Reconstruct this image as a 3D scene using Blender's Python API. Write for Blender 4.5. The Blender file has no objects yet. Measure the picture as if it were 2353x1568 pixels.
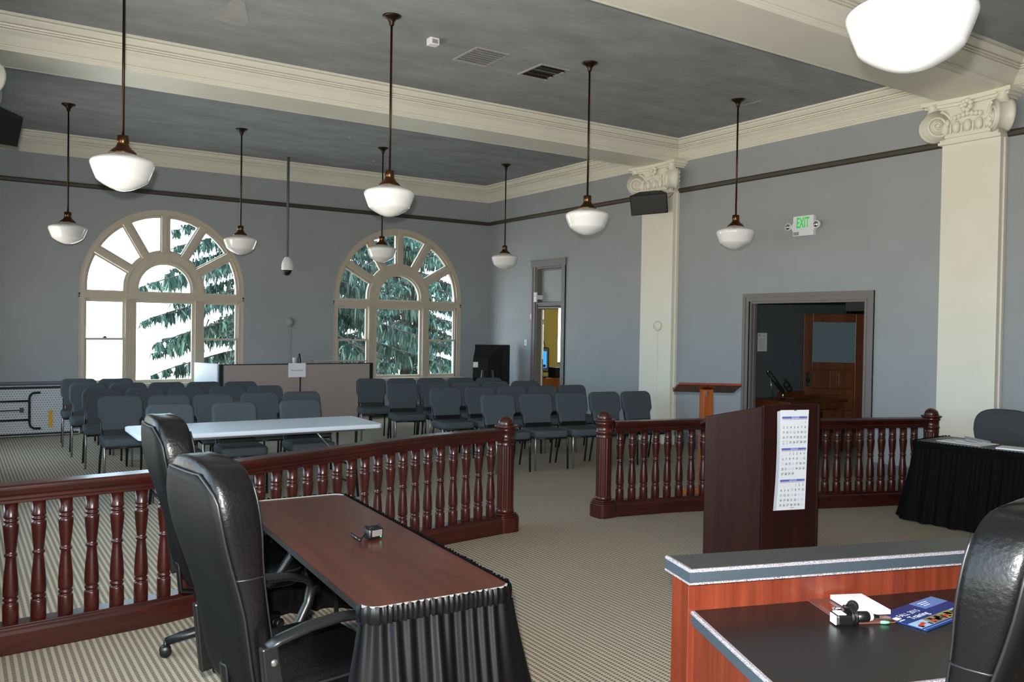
import bpy, bmesh, math, random
from mathutils import Vector, Matrix
PI = math.pi
R = math.radians
scene = bpy.context.scene
COL = scene.collection
rnd = random.Random(7)

# ------------------------------------------------------------------ materials
def srgb(r, g, b):
    f = lambda c: (c / 255 / 12.92) if c / 255 <= 0.04045 else ((c / 255 + 0.055) / 1.055) ** 2.4
    return (f(r), f(g), f(b), 1)

def new_mat(name):
    m = bpy.data.materials.new(name)
    m.use_nodes = True
    nt = m.node_tree
    return m, nt, nt.nodes['Principled BSDF']

def plain(name, col, rough=0.5, metal=0.0, var=0.0, vscale=6.0, bump=0.0, bscale=80.0, spec=0.5, coat=0.0, trans=0.0):
    m, nt, b = new_mat(name)
    if len(col) == 3: col = srgb(*col)
    b.inputs['Base Color'].default_value = col
    b.inputs['Roughness'].default_value = rough
    b.inputs['Metallic'].default_value = metal
    b.inputs['Specular IOR Level'].default_value = spec
    b.inputs['Coat Weight'].default_value = coat
    b.inputs['Coat Roughness'].default_value = 0.08
    N, L = nt.nodes, nt.links
    if var or bump:
        tc = N.new('ShaderNodeTexCoord')
    if var:
        n = N.new('ShaderNodeTexNoise'); n.inputs['Scale'].default_value = vscale; n.inputs['Detail'].default_value = 5
        L.new(tc.outputs['Object'], n.inputs['Vector'])
        r = N.new('ShaderNodeValToRGB')
        r.color_ramp.elements[0].position = 0.3; r.color_ramp.elements[1].position = 0.7
        r.color_ramp.elements[0].color = tuple(c * (1 - var) for c in col[:3]) + (1,)
        r.color_ramp.elements[1].color = tuple(min(1, c * (1 + var)) for c in col[:3]) + (1,)
        L.new(n.outputs['Fac'], r.inputs['Fac']); L.new(r.outputs['Color'], b.inputs['Base Color'])
    if bump:
        n2 = N.new('ShaderNodeTexNoise'); n2.inputs['Scale'].default_value = bscale; n2.inputs['Detail'].default_value = 3
        L.new(tc.outputs['Object'], n2.inputs['Vector'])
        bp = N.new('ShaderNodeBump'); bp.inputs['Strength'].default_value = bump; bp.inputs['Distance'].default_value = 0.01
        L.new(n2.outputs['Fac'], bp.inputs['Height']); L.new(bp.outputs['Normal'], b.inputs['Normal'])
    return m

def wood(name, dark, light, axis='Z', scale=9.0, stretch=0.07, rough=0.3, coat=0.3, spec=0.5):
    m, nt, b = new_mat(name)
    N, L = nt.nodes, nt.links
    tc = N.new('ShaderNodeTexCoord'); mp = N.new('ShaderNodeMapping')
    s = [1, 1, 1]; s['XYZ'.index(axis)] = stretch
    mp.inputs['Scale'].default_value = s
    L.new(tc.outputs['Object'], mp.inputs['Vector'])
    n = N.new('ShaderNodeTexNoise'); n.inputs['Scale'].default_value = scale; n.inputs['Detail'].default_value = 8; n.inputs['Roughness'].default_value = 0.65
    n.inputs['Distortion'].default_value = 0.6
    L.new(mp.outputs['Vector'], n.inputs['Vector'])
    r = N.new('ShaderNodeValToRGB')
    r.color_ramp.elements[0].position = 0.32; r.color_ramp.elements[1].position = 0.68
    r.color_ramp.elements[0].color = srgb(*dark); r.color_ramp.elements[1].color = srgb(*light)
    L.new(n.outputs['Fac'], r.inputs['Fac']); L.new(r.outputs['Color'], b.inputs['Base Color'])
    b.inputs['Roughness'].default_value = rough
    b.inputs['Coat Weight'].default_value = coat; b.inputs['Coat Roughness'].default_value = 0.12
    b.inputs['Specular IOR Level'].default_value = spec
    return m

def speckle(name, c0, c1, scale=350, rough=0.5):
    m, nt, b = new_mat(name)
    N, L = nt.nodes, nt.links
    tc = N.new('ShaderNodeTexCoord')
    n = N.new('ShaderNodeTexNoise'); n.inputs['Scale'].default_value = scale; n.inputs['Detail'].default_value = 2
    L.new(tc.outputs['Object'], n.inputs['Vector'])
    r = N.new('ShaderNodeValToRGB'); r.color_ramp.elements[0].position = 0.42; r.color_ramp.elements[1].position = 0.58
    r.color_ramp.elements[0].color = srgb(*c0); r.color_ramp.elements[1].color = srgb(*c1)
    L.new(n.outputs['Fac'], r.inputs['Fac']); L.new(r.outputs['Color'], b.inputs['Base Color'])
    b.inputs['Roughness'].default_value = rough
    return m

def carpet_mat():
    m, nt, b = new_mat('carpet')
    N, L = nt.nodes, nt.links
    g = N.new('ShaderNodeNewGeometry'); sp = N.new('ShaderNodeSeparateXYZ')
    L.new(g.outputs['Position'], sp.inputs[0])
    def mth(op, a, bb=None, c=None):
        n = N.new('ShaderNodeMath'); n.operation = op
        for i, v in enumerate((a, bb, c)):
            if v is None: continue
            if isinstance(v, (int, float)): n.inputs[i].default_value = v
            else: L.new(v, n.inputs[i])
        return n.outputs[0]
    px = 0.034; py = 0.019
    u = mth('DIVIDE', sp.outputs['X'], px)
    uf = mth('FRACT', u)
    ui = mth('FLOOR', u)
    sh = mth('MULTIPLY', mth('MODULO', ui, 2.0), 0.5)
    v = mth('FRACT', mth('ADD', mth('DIVIDE', sp.outputs['Y'], py), sh))
    col = mth('LESS_THAN', mth('ABSOLUTE', mth('SUBTRACT', uf, 0.5)), 0.26)
    dash = mth('LESS_THAN', mth('ABSOLUTE', mth('SUBTRACT', v, 0.5)), 0.33)
    mask = mth('MULTIPLY', col, dash)
    n = N.new('ShaderNodeTexNoise'); n.inputs['Scale'].default_value = 260
    L.new(g.outputs['Position'], n.inputs['Vector'])
    n3 = N.new('ShaderNodeTexNoise'); n3.inputs['Scale'].default_value = 1.1; n3.inputs['Detail'].default_value = 4
    L.new(g.outputs['Position'], n3.inputs['Vector'])
    base = N.new('ShaderNodeMix'); base.data_type = 'RGBA'
    base.inputs['A'].default_value = srgb(162, 151, 135); base.inputs['B'].default_value = srgb(188, 177, 158)
    L.new(n.outputs['Fac'], base.inputs['Factor'])
    mx = N.new('ShaderNodeMix'); mx.data_type = 'RGBA'
    mx.inputs['B'].default_value = srgb(66, 64, 64)
    L.new(base.outputs['Result'], mx.inputs['A']); L.new(mth('MULTIPLY', mask, 0.85), mx.inputs['Factor'])
    wear = N.new('ShaderNodeMix'); wear.data_type = 'RGBA'; wear.blend_type = 'MULTIPLY'
    wear.inputs['Factor'].default_value = 0.35
    L.new(mx.outputs['Result'], wear.inputs['A']); L.new(n3.outputs['Color'], wear.inputs['B'])
    rr = N.new('ShaderNodeValToRGB'); rr.color_ramp.elements[0].color = (.75, .75, .75, 1); rr.color_ramp.elements[1].color = (1.1, 1.1, 1.1, 1)
    L.new(n3.outputs['Fac'], rr.inputs['Fac']); L.new(rr.outputs['Color'], wear.inputs['B'])
    L.new(wear.outputs['Result'], b.inputs['Base Color'])
    b.inputs['Roughness'].default_value = 0.95; b.inputs['Specular IOR Level'].default_value = 0.1
    bp = N.new('ShaderNodeBump'); bp.inputs['Strength'].default_value = 0.3; bp.inputs['Distance'].default_value = 0.004
    L.new(n.outputs['Fac'], bp.inputs['Height']); L.new(bp.outputs['Normal'], b.inputs['Normal'])
    return m

def ceiling_mat():
    m, nt, b = new_mat('ceiling_paint')
    N, L = nt.nodes, nt.links
    g = N.new('ShaderNodeNewGeometry')
    mp = N.new('ShaderNodeMapping'); mp.inputs['Scale'].default_value = (1.0, 2.2, 1); mp.inputs['Rotation'].default_value = (0, 0, 0.6)
    L.new(g.outputs['Position'], mp.inputs['Vector'])
    n = N.new('ShaderNodeTexNoise'); n.inputs['Scale'].default_value = 1.6; n.inputs['Detail'].default_value = 8; n.inputs['Roughness'].default_value = 0.62
    L.new(mp.outputs['Vector'], n.inputs['Vector'])
    r = N.new('ShaderNodeValToRGB'); r.color_ramp.elements[0].position = 0.32; r.color_ramp.elements[1].position = 0.72
    r.color_ramp.elements[0].color = srgb(132, 135, 138); r.color_ramp.elements[1].color = srgb(158, 161, 163)
    L.new(n.outputs['Fac'], r.inputs['Fac']); L.new(r.outputs['Color'], b.inputs['Base Color'])
    b.inputs['Roughness'].default_value = 0.75
    return m

def glass_mat():
    m = bpy.data.materials.new('window_glass'); m.use_nodes = True
    nt = m.node_tree; N, L = nt.nodes, nt.links
    N.clear()
    o = N.new('ShaderNodeOutputMaterial'); mix = N.new('ShaderNodeMixShader'); t = N.new('ShaderNodeBsdfTransparent'); gl = N.new('ShaderNodeBsdfGlossy')
    gl.inputs['Roughness'].default_value = 0.02
    t.inputs['Color'].default_value = (.95, .97, .96, 1)
    mix.inputs['Fac'].default_value = 0.05
    L.new(t.outputs[0], mix.inputs[1]); L.new(gl.outputs[0], mix.inputs[2]); L.new(mix.outputs[0], o.inputs['Surface'])
    return m

def opal_mat():
    m, nt, b = new_mat('opal_glass')
    b.inputs['Base Color'].default_value = srgb(236, 236, 236)
    b.inputs['Roughness'].default_value = 0.12
    b.inputs['Subsurface Weight'].default_value = 0.35
    b.inputs['Subsurface Radius'].default_value = (.05, .05, .05)
    b.inputs['Subsurface Scale'].default_value = 0.5
    b.inputs['Coat Weight'].default_value = 0.5
    b.inputs['Coat Roughness'].default_value = 0.03
    return m

def screen_mat():
    m, nt, b = new_mat('lit_screen')
    b.inputs['Base Color'].default_value = (0, 0, 0, 1)
    N, L = nt.nodes, nt.links
    tc = N.new('ShaderNodeTexCoord'); sp = N.new('ShaderNodeSeparateXYZ'); L.new(tc.outputs['Object'], sp.inputs[0])
    r = N.new('ShaderNodeValToRGB'); r.color_ramp.interpolation = 'CONSTANT'
    e = r.color_ramp.elements
    e[0].position = 0; e[0].color = srgb(40, 130, 200)
    e[1].position = .62; e[1].color = srgb(20, 60, 110)
    x = e.new(.68); x.color = srgb(60, 150, 215)
    mr = N.new('ShaderNodeMapRange'); mr.inputs['From Min'].default_value = 1.0; mr.inputs['From Max'].default_value = 1.45
    L.new(sp.outputs['Z'], mr.inputs['Value']); L.new(mr.outputs[0], r.inputs['Fac'])
    L.new(r.outputs['Color'], b.inputs['Emission Color']); b.inputs['Emission Strength'].default_value = 0.8
    return m

M = {}
M['wall'] = plain('wall_paint', (149, 154, 158), 0.55, var=0.03, vscale=2.5, bump=0.12, bscale=120)
M['trim'] = plain('cream_trim_paint', (224, 221, 208), 0.42, var=0.025, vscale=3)
M['window_paint'] = plain('window_paint', (190, 180, 164), 0.4, var=0.03)
M['ceiling'] = ceiling_mat()
M['carpet'] = carpet_mat()
M['rail_dark'] = plain('dark_picture_rail', (62, 56, 48), 0.5)
M['door_trim'] = plain('taupe_door_trim', (112, 107, 106), 0.45, var=.03)
M['base_grey'] = plain('grey_baseboard', (96, 104, 108), 0.5)
M['mahogany'] = wood('mahogany_varnish', (37, 12, 9), (71, 23, 16), 'Z', 12, 0.08, 0.32, 0.15)
M['mahogany_x'] = wood('mahogany_rail', (35, 11, 8), (63, 21, 15), 'X', 12, 0.08, 0.33, 0.15)
M['lectern'] = wood('dark_mahogany_veneer', (30, 10, 8), (48, 17, 13), 'Z', 14, 0.06, 0.45, 0.0, 0.3)
M['desk_wood'] = wood('cherry_panel', (88, 34, 21), (122, 54, 33), 'Z', 16, 0.05, 0.35, 0.2)
M['cherry'] = wood('cherry_laminate_top', (60, 26, 17), (86, 40, 27), 'Y', 14, 0.06, 0.3, 0.12)
M['oak'] = wood('oak_door', (76, 38, 14), (110, 60, 26), 'Z', 10, 0.07, 0.35, 0.3)
M['pine'] = wood('orange_pine', (132, 64, 26), (176, 96, 46), 'Z', 10, 0.08, 0.3, 0.3)
M['pine_top'] = wood('red_pine_board', (96, 36, 20), (134, 58, 34), 'X', 10, 0.08, 0.3, 0.3)
M['bronze'] = plain('bronze', (98, 68, 44), 0.3, metal=0.9)
M['bronze_dark'] = plain('dark_bronze_rod', (58, 42, 32), 0.35, metal=0.8)
M['opal'] = opal_mat()
M['glass'] = glass_mat()
M['fabric'] = plain('slate_fabric', (72, 79, 85), 0.9, var=0.1, vscale=180, bump=0.25, bscale=400, spec=0.15)
M['office_fabric'] = plain('charcoal_fabric', (66, 70, 72), 0.9, var=0.08, vscale=150, spec=0.15)
M['chair_metal'] = plain('black_chair_metal', (46, 46, 48), 0.3, metal=0.6)
M['chair_metal_lit'] = plain('flash_lit_chair_metal', (150, 150, 152), 0.3, metal=0.8)  # dark chair metal, flash gleam on the left front leg put into its colour
M['black_metal'] = plain('black_metal', (22, 23, 25), 0.4, metal=0.3)
M['black_plastic'] = plain('black_plastic', (15, 16, 18), 0.38, spec=0.5)
M['matte_black'] = plain('matte_black', (16, 17, 18), 0.7)
M['leather'] = plain('black_leather', (8, 8, 10), 0.32, var=0.12, vscale=5, bump=0.16, bscale=70, spec=0.38)
M['piping'] = plain('leather_piping', (26, 27, 30), 0.4)
M['leather_back'] = plain('matte_leather_back', (8, 9, 10), 0.6, spec=0.16, bump=0.1, bscale=150)
M['satin'] = plain('black_satin', (8, 8, 10), 0.42, spec=0.24)
M['satin_matte'] = plain('black_cloth', (5, 5, 6), 0.8, spec=0.12)
M['white_plastic'] = plain('white_plastic', (226, 228, 232), 0.45)
M['table_white'] = plain('white_table_plastic', (206, 214, 226), 0.4, var=.02)
M['table_under'] = plain('grey_table_underside', (188, 194, 200), 0.6)
M['paper'] = plain('white_paper', (236, 238, 244), 0.7)
M['paper_grey'] = plain('notice_paper', (196, 196, 204), 0.7)
M['paper_edge'] = plain('paper_edge', (200, 202, 212), 0.7)
M['chrome'] = plain('chrome', (225, 225, 228), 0.08, metal=1.0)
M['steel'] = plain('steel', (150, 152, 155), 0.3, metal=0.9)
M['laminate'] = plain('charcoal_laminate', (29, 28, 28), 0.32, var=.08, vscale=60, spec=.45)
M['ledge_top'] = plain('grey_ledge_laminate', (54, 57, 56), 0.45, var=.06, vscale=60)
M['ledge_band'] = plain('slate_edge_band', (58, 68, 76), 0.45, var=.08, vscale=90)
M['speckle'] = speckle('speckled_edge', (92, 88, 94), (182, 176, 184))
M['partition'] = speckle('taupe_panel_fabric', (140, 128, 124), (178, 165, 160), 500, 0.9)
M['sign_green'] = plain('exit_green', (16, 170, 60), 0.4)
M['sign_green'].node_tree.nodes['Principled BSDF'].inputs['Emission Color'].default_value = srgb(20, 210, 80)
M['sign_green'].node_tree.nodes['Principled BSDF'].inputs['Emission Strength'].default_value = 0.18
M['ink'] = plain('dark_ink', (44, 46, 62), 0.7)
M['ink_faint'] = plain('faint_ink', (186, 190, 212), 0.7)
M['ink_red'] = plain('red_ink', (196, 90, 110), 0.7)
M['cal_blue'] = plain('calendar_blue', (92, 112, 196), 0.6)
M['cal_pale'] = plain('calendar_pale_blue', (170, 182, 226), 0.6)
M['cal_pink'] = plain('calendar_pink', (226, 196, 210), 0.6)
M['brown_board'] = plain('brown_hardboard', (112, 66, 58), 0.4)
M['navy'] = plain('navy_print', (28, 58, 122), 0.25)
M['pale_blue'] = plain('pale_blue_print', (98, 136, 198), 0.25)
M['photo_sky'] = plain('photo_sky', (158, 190, 222), 0.25)
M['photo_ground'] = plain('photo_ground', (132, 124, 96), 0.25, var=.25, vscale=60)
M['photo_olive'] = plain('photo_olive', (150, 146, 84), 0.25, var=.3, vscale=50)
M['photo_red'] = plain('photo_red', (196, 66, 44), 0.25, var=.2, vscale=50)
M['photo_dark'] = plain('photo_dark', (56, 46, 42), 0.25, var=.3, vscale=60)
M['yellow'] = plain('yellow_sticker', (196, 150, 30), 0.5)
M['yellow_wall'] = plain('yellow_wall_paint', (222, 204, 120), 0.6, var=.04)
M['tan_wall'] = plain('tan_wall_paint', (190, 150, 84), 0.6, var=.05)
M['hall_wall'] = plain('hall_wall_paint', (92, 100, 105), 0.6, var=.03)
M['door_edge'] = plain('cream_door_edge', (196, 188, 166), 0.5)
M['frosted'] = plain('frosted_door_glass', (98, 118, 124), 0.35)
M['screen'] = screen_mat()
M['needles'] = plain('spruce_needles', (44, 66, 60), 0.85, var=.35, vscale=1.4, spec=.1)
M['needles_light'] = plain('pale_spruce_needles', (84, 106, 98), 0.85, var=.3, vscale=1.4, spec=.1)
M['bark'] = plain('spruce_bark', (62, 50, 42), 0.9, var=.2)
M['shrub'] = plain('yellow_shrub_leaves', (176, 168, 70), 0.8, var=.3, vscale=3)
M['ground_out'] = plain('pale_concrete', (190, 188, 180), 0.9)
M['brick'] = plain('outer_masonry', (150, 140, 128), 0.9)
M['vent_dark'] = plain('vent_dark', (58, 54, 52), 0.6)
M['vent_grey'] = plain('vent_grey', (150, 150, 148), 0.5)
M['stain'] = plain('ceiling_stain', (158, 158, 156), 0.7, var=.06, vscale=6)
M['led_green'] = plain('green_led', (60, 230, 120), 0.4)
M['led_green'].node_tree.nodes['Principled BSDF'].inputs['Emission Color'].default_value = srgb(60, 240, 120)
M['led_green'].node_tree.nodes['Principled BSDF'].inputs['Emission Strength'].default_value = 1.0
M['mint'] = plain('mint_plastic', (120, 206, 160), 0.4)

# ------------------------------------------------------------------ mesh builder
class MB:
    def __init__(s):
        s.v = []; s.f = []; s.mi = []; s.sm = []; s.T = Matrix.Identity(4)
    def at(s, x=0, y=0, z=0, rz=0, rx=0, ry=0):
        s.T = Matrix.Translation((x, y, z)) @ Matrix.Rotation(rz, 4, 'Z') @ Matrix.Rotation(ry, 4, 'Y') @ Matrix.Rotation(rx, 4, 'X'); return s
    def add(s, vs, fs, mi=0, sm=False):
        b = len(s.v)
        s.v += [tuple(s.T @ Vector(p)) for p in vs]
        s.f += [tuple(b + i for i in f) for f in fs]
        s.mi += [mi] * len(fs); s.sm += [sm] * len(fs)
        return s
    def box(s, x0, x1, y0, y1, z0, z1, mi=0):
        vs = [(x, y, z) for z in (z0, z1) for y in (y0, y1) for x in (x0, x1)]
        return s.add(vs, [(0, 2, 3, 1), (4, 5, 7, 6), (0, 1, 5, 4), (2, 6, 7, 3), (0, 4, 6, 2), (1, 3, 7, 5)], mi)
    def cbox(s, cx, cy, cz, sx, sy, sz, mi=0):
        return s.box(cx - sx / 2, cx + sx / 2, cy - sy / 2, cy + sy / 2, cz - sz / 2, cz + sz / 2, mi)
    def prism(s, poly, h0, h1, axis='Z', mi=0, sm=False):
        # poly: 2d outline; axis Z:(x,y), Y:(x,z), X:(y,z)
        n = len(poly)
        def P(p, h):
            return {'Z': (p[0], p[1], h), 'Y': (p[0], h, p[1]), 'X': (h, p[0], p[1])}[axis]
        a = sum(poly[i][0] * poly[(i + 1) % n][1] - poly[(i + 1) % n][0] * poly[i][1] for i in range(n))
        if a < 0: poly = poly[::-1]
        vs = [P(p, h0) for p in poly] + [P(p, h1) for p in poly]
        fl = (axis == 'Y') != (h1 < h0)
        side = [(i, (i + 1) % n, n + (i + 1) % n, n + i) for i in range(n)]
        caps = [tuple(range(n - 1, -1, -1)), tuple(range(n, 2 * n))]
        if fl:
            side = [f[::-1] for f in side]; caps = [c[::-1] for c in caps]
        s.add(vs, side, mi, sm)
        b = len(s.v) - 2 * n
        s.f += [tuple(b + i for i in c) for c in caps]; s.mi += [mi, mi]; s.sm += [False, False]
        return s
    def lathe(s, prof, n=24, mi=0, sm=True, mod=None, caps=True):
        vs = []; fs = []
        for r, z in prof:
            for i in range(n):
                a = 2 * PI * i / n
                k = r * (mod(a, z) if mod else 1)
                vs.append((k * math.cos(a), k * math.sin(a), z))
        for j in range(len(prof) - 1):
            for i in range(n):
                i2 = (i + 1) % n
                fs.append((j * n + i, j * n + i2, (j + 1) * n + i2, (j + 1) * n + i))
        s.add(vs, fs, mi, sm)
        if caps:
            b = len(s.v) - len(vs)
            if prof[0][0] > 1e-6: s.f.append(tuple(b + i for i in range(n - 1, -1, -1))); s.mi.append(mi); s.sm.append(False)
            if prof[-1][0] > 1e-6: s.f.append(tuple(b + (len(prof) - 1) * n + i for i in range(n))); s.mi.append(mi); s.sm.append(False)
        return s
    def tube(s, pts, r, n=10, mi=0, closed=False, sm=True, flat=None):
        pts = [Vector(p) for p in pts]; m = len(pts)
        rr = r if isinstance(r, (list, tuple)) else [r] * m
        up = None; vs = []; fs = []
        for i, p in enumerate(pts):
            if closed: t = pts[(i + 1) % m] - pts[i - 1]
            else: t = pts[min(i + 1, m - 1)] - pts[max(i - 1, 0)]
            t.normalize()
            if up is None:
                up = Vector((0, 0, 1)) if abs(t.z) < 0.9 else Vector((1, 0, 0))
            a = t.cross(up)
            if a.length < 1e-5: a = t.orthogonal()
            a.normalize(); bq = a.cross(t).normalized(); up = bq
            for k in range(n):
                an = 2 * PI * k / n
                e = a * math.cos(an) * rr[i] + bq * math.sin(an) * rr[i] * (flat or 1)
                vs.append(p + e)
        for i in range(m if closed else m - 1):
            for k in range(n):
                fs.append((i * n + k, i * n + (k + 1) % n, ((i + 1) % m) * n + (k + 1) % n, ((i + 1) % m) * n + k))
        if not closed:
            fs.append(tuple(range(n - 1, -1, -1))); fs.append(tuple((m - 1) * n + k for k in range(n)))
        return s.add(vs, fs, mi, sm)
    def ball(s, cx, cy, cz, r, n=16, mi=0, sz=1.0, sx=1.0, sy=1.0):
        vs = []; fs = []; h = n // 2
        for j in range(h + 1):
            t = PI * j / h
            for i in range(n):
                a = 2 * PI * i / n
                vs.append((cx + r * sx * math.sin(t) * math.cos(a), cy + r * sy * math.sin(t) * math.sin(a), cz + r * sz * math.cos(t)))
        for j in range(h):
            for i in range(n):
                fs.append((j * n + i, (j + 1) * n + i, (j + 1) * n + (i + 1) % n, j * n + (i + 1) % n))
        return s.add(vs, fs, mi, True)
    def grid(s, fn, nu, nv, mi=0, sm=True, close_u=False):
        vs = [fn(i / (nu if close_u else nu - 1), j / (nv - 1)) for j in range(nv) for i in range(nu)]
        fs = []
        for j in range(nv - 1):
            for i in range(nu if close_u else nu - 1):
                i2 = (i + 1) % nu
                fs.append((j * nu + i, j * nu + i2, (j + 1) * nu + i2, (j + 1) * nu + i))
        return s.add(vs, fs, mi, sm)
    def sweep(s, prof, path, closed=False, mi=0):
        # prof: closed outline of (offset, z); offset is to the LEFT of the direction of travel; path in xy
        n = len(prof); m = len(path); vs = []; fs = []
        P = [Vector((p[0], p[1])) for p in path]
        for i in range(m):
            d0 = (P[i] - P[i - 1]) if (closed or i > 0) else None
            d1 = (P[(i + 1) % m] - P[i]) if (closed or i < m - 1) else None
            if d0 is None: d0 = d1
            if d1 is None: d1 = d0
            n0 = Vector((-d0.y, d0.x)).normalized(); n1 = Vector((-d1.y, d1.x)).normalized()
            b = (n0 + n1).normalized(); k = 1 / max(0.3, b.dot(n0))
            for o, z in prof:
                q = P[i] + b * (o * k); vs.append((q.x, q.y, z))
        for i in range(m if closed else m - 1):
            for k in range(n):
                fs.append((i * n + k, ((i + 1) % m) * n + k, ((i + 1) % m) * n + (k + 1) % n, i * n + (k + 1) % n))
        if not closed:
            fs.append(tuple(range(n))); fs.append(tuple((m - 1) * n + k for k in range(n - 1, -1, -1)))
        return s.add(vs, fs, mi)
    def build(s, name, mats, parent=None, loc=None, rz=None, bevel=0, seg=2, subsurf=0, recalc=True):
        me = bpy.data.meshes.new(name)
        me.from_pydata(s.v, [], s.f)
        if not isinstance(mats, (list, tuple)): mats = [mats]
        for m in mats: me.materials.append(M[m] if isinstance(m, str) else m)
        me.polygons.foreach_set('material_index', s.mi)
        me.polygons.foreach_set('use_smooth', s.sm)
        if recalc:
            bm = bmesh.new(); bm.from_mesh(me)
            bmesh.ops.recalc_face_normals(bm, faces=bm.faces)
            bm.to_mesh(me); bm.free()
        me.update()
        o = bpy.data.objects.new(name, me)
        COL.objects.link(o)
        if parent is not None: o.parent = parent
        if loc is not None: o.location = loc
        if rz is not None: o.rotation_euler = (0, 0, rz)
        if bevel:
            md = o.modifiers.new('soft_edges', 'BEVEL'); md.width = bevel; md.segments = seg; md.limit_method = 'ANGLE'; md.angle_limit = R(35)
            md.harden_normals = False
        if subsurf:
            md = o.modifiers.new('smooth', 'SUBSURF'); md.levels = subsurf; md.render_levels = subsurf
        return o

def thing(name, label, cat, loc=(0, 0, 0), rz=0, group=None):
    o = bpy.data.objects.new(name, None); COL.objects.link(o)
    o.empty_display_size = 0.1
    o.location = loc; o.rotation_euler = (0, 0, rz)
    o['label'] = label; o['category'] = cat; o['kind'] = 'thing'
    if group: o['group'] = group
    return o
def tag(o, label, cat, group=None, kind='thing'):
    o['label'] = label; o['category'] = cat; o['kind'] = kind
    if group: o['group'] = group
    return o
def struct(o, label, cat):
    o['kind'] = 'structure'; o['label'] = label; o['category'] = cat
    return o
def dup(root, loc, rz, label, group=None):
    r = root.copy(); COL.objects.link(r)
    r.location = loc; r.rotation_euler = (0, 0, rz); r['label'] = label
    if group: r['group'] = group
    for ch in list(root.children):
        c = ch.copy(); COL.objects.link(c); c.parent = r
        for g in list(ch.children):
            d = g.copy(); COL.objects.link(d); d.parent = c
    return r

def text_geo(body, size=1.0, align='CENTER', spacing=1.0, depth=0.0, bold=0.0):
    cu = bpy.data.curves.new('lettering', 'FONT'); cu.body = body; cu.size = size; cu.align_x = align; cu.align_y = 'CENTER'
    cu.resolution_u = 3; cu.space_character = spacing; cu.extrude = depth; cu.offset = bold
    ob = bpy.data.objects.new('lettering', cu); COL.objects.link(ob)
    dg = bpy.context.evaluated_depsgraph_get(); dg.update()
    me = bpy.data.meshes.new_from_object(ob.evaluated_get(dg))
    vs = [tuple(v.co) for v in me.vertices]; fs = [tuple(p.vertices) for p in me.polygons]
    bpy.data.objects.remove(ob); bpy.data.curves.remove(cu); bpy.data.meshes.remove(me)
    return vs, fs
_tc = {}
def text_into(mb, body, size, fn, align='CENTER', mi=0, sx=1.0, bold=0.0):
    k = (body, align, bold)
    if k not in _tc: _tc[k] = text_geo(body, 1.0, align, bold=bold)
    vs, fs = _tc[k]
    mb.add([fn(v[0] * size * sx, v[1] * size) for v in vs], fs, mi)

# ------------------------------------------------------------------ room numbers
XL, XR, YB, YF = -0.15, 9.13, 14.69, -0.45
ZC, ZS = 4.56, 4.27
B1 = (9.30, 9.88)          # far ceiling beam, y range
B2 = (4.50, 5.10)          # near ceiling beam
TH = 0.36

# floor, ceiling
struct(MB().box(XL - TH, XR + 0.12, YF - TH, YB + TH, -0.2, 0).build('floor', 'carpet'), 'beige carpet with dark dotted stripes', 'floor')
struct(MB().box(XL - TH, XR + TH, YF - TH, YB + TH, ZC, ZC + 0.25).build('ceiling', 'ceiling'), 'grey plaster ceiling with faint mottled patches', 'ceiling')

def wall_open(mb, L, Hh, T, ops, P):
    # wall with arched or square openings. ops: (uc, half, sill, spring, rise)
    xs = {0.0, L}
    for uc, hw, sill, spr, rise in ops:
        n = 28 if rise > 0 else 1
        for i in range(n + 1):
            xs.add(round(uc - hw * math.cos(PI * i / n), 5))
    xs = sorted(xs)
    def inop(a, b):
        for o in ops:
            if a >= o[0] - o[1] - 1e-4 and b <= o[0] + o[1] + 1e-4: return o
    def top(o, u):
        if o[4] <= 0: return o[3]
        q = max(0, 1 - ((u - o[0]) / o[1]) ** 2)
        return o[3] + o[4] * math.sqrt(q)
    def quad(a, b, z0a, z0b, z1a, z1b):
        for d in (0, T):
            mb.add([P(a, d, z0a), P(b, d, z0b), P(b, d, z1b), P(a, d, z1a)], [(0, 1, 2, 3)])
    for a, b in zip(xs, xs[1:]):
        o = inop(a, b)
        if o is None: quad(a, b, 0, 0, Hh, Hh)
        else:
            ta, tb = top(o, a), top(o, b)
            if o[2] > 0:
                quad(a, b, 0, 0, o[2], o[2])
                mb.add([P(a, 0, o[2]), P(b, 0, o[2]), P(b, T, o[2]), P(a, T, o[2])], [(0, 1, 2, 3)])
            quad(a, b, ta, tb, Hh, Hh)
            mb.add([P(a, 0, ta), P(b, 0, tb), P(b, T, tb), P(a, T, ta)], [(0, 1, 2, 3)])
    for o in ops:
        for sgn in (-1, 1):
            u = o[0] + sgn * o[1]
            mb.add([P(u, 0, o[2]), P(u, T, o[2]), P(u, T, o[3]), P(u, 0, o[3])], [(0, 1, 2, 3)])
    for u in (0, L):
        mb.add([P(u, 0, 0), P(u, T, 0), P(u, T, Hh), P(u, 0, Hh)], [(0, 1, 2, 3)])
    mb.add([P(0, 0, Hh), P(L, 0, Hh), P(L, T, Hh), P(0, T, Hh)], [(0, 1, 2, 3)])
    return mb

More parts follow.
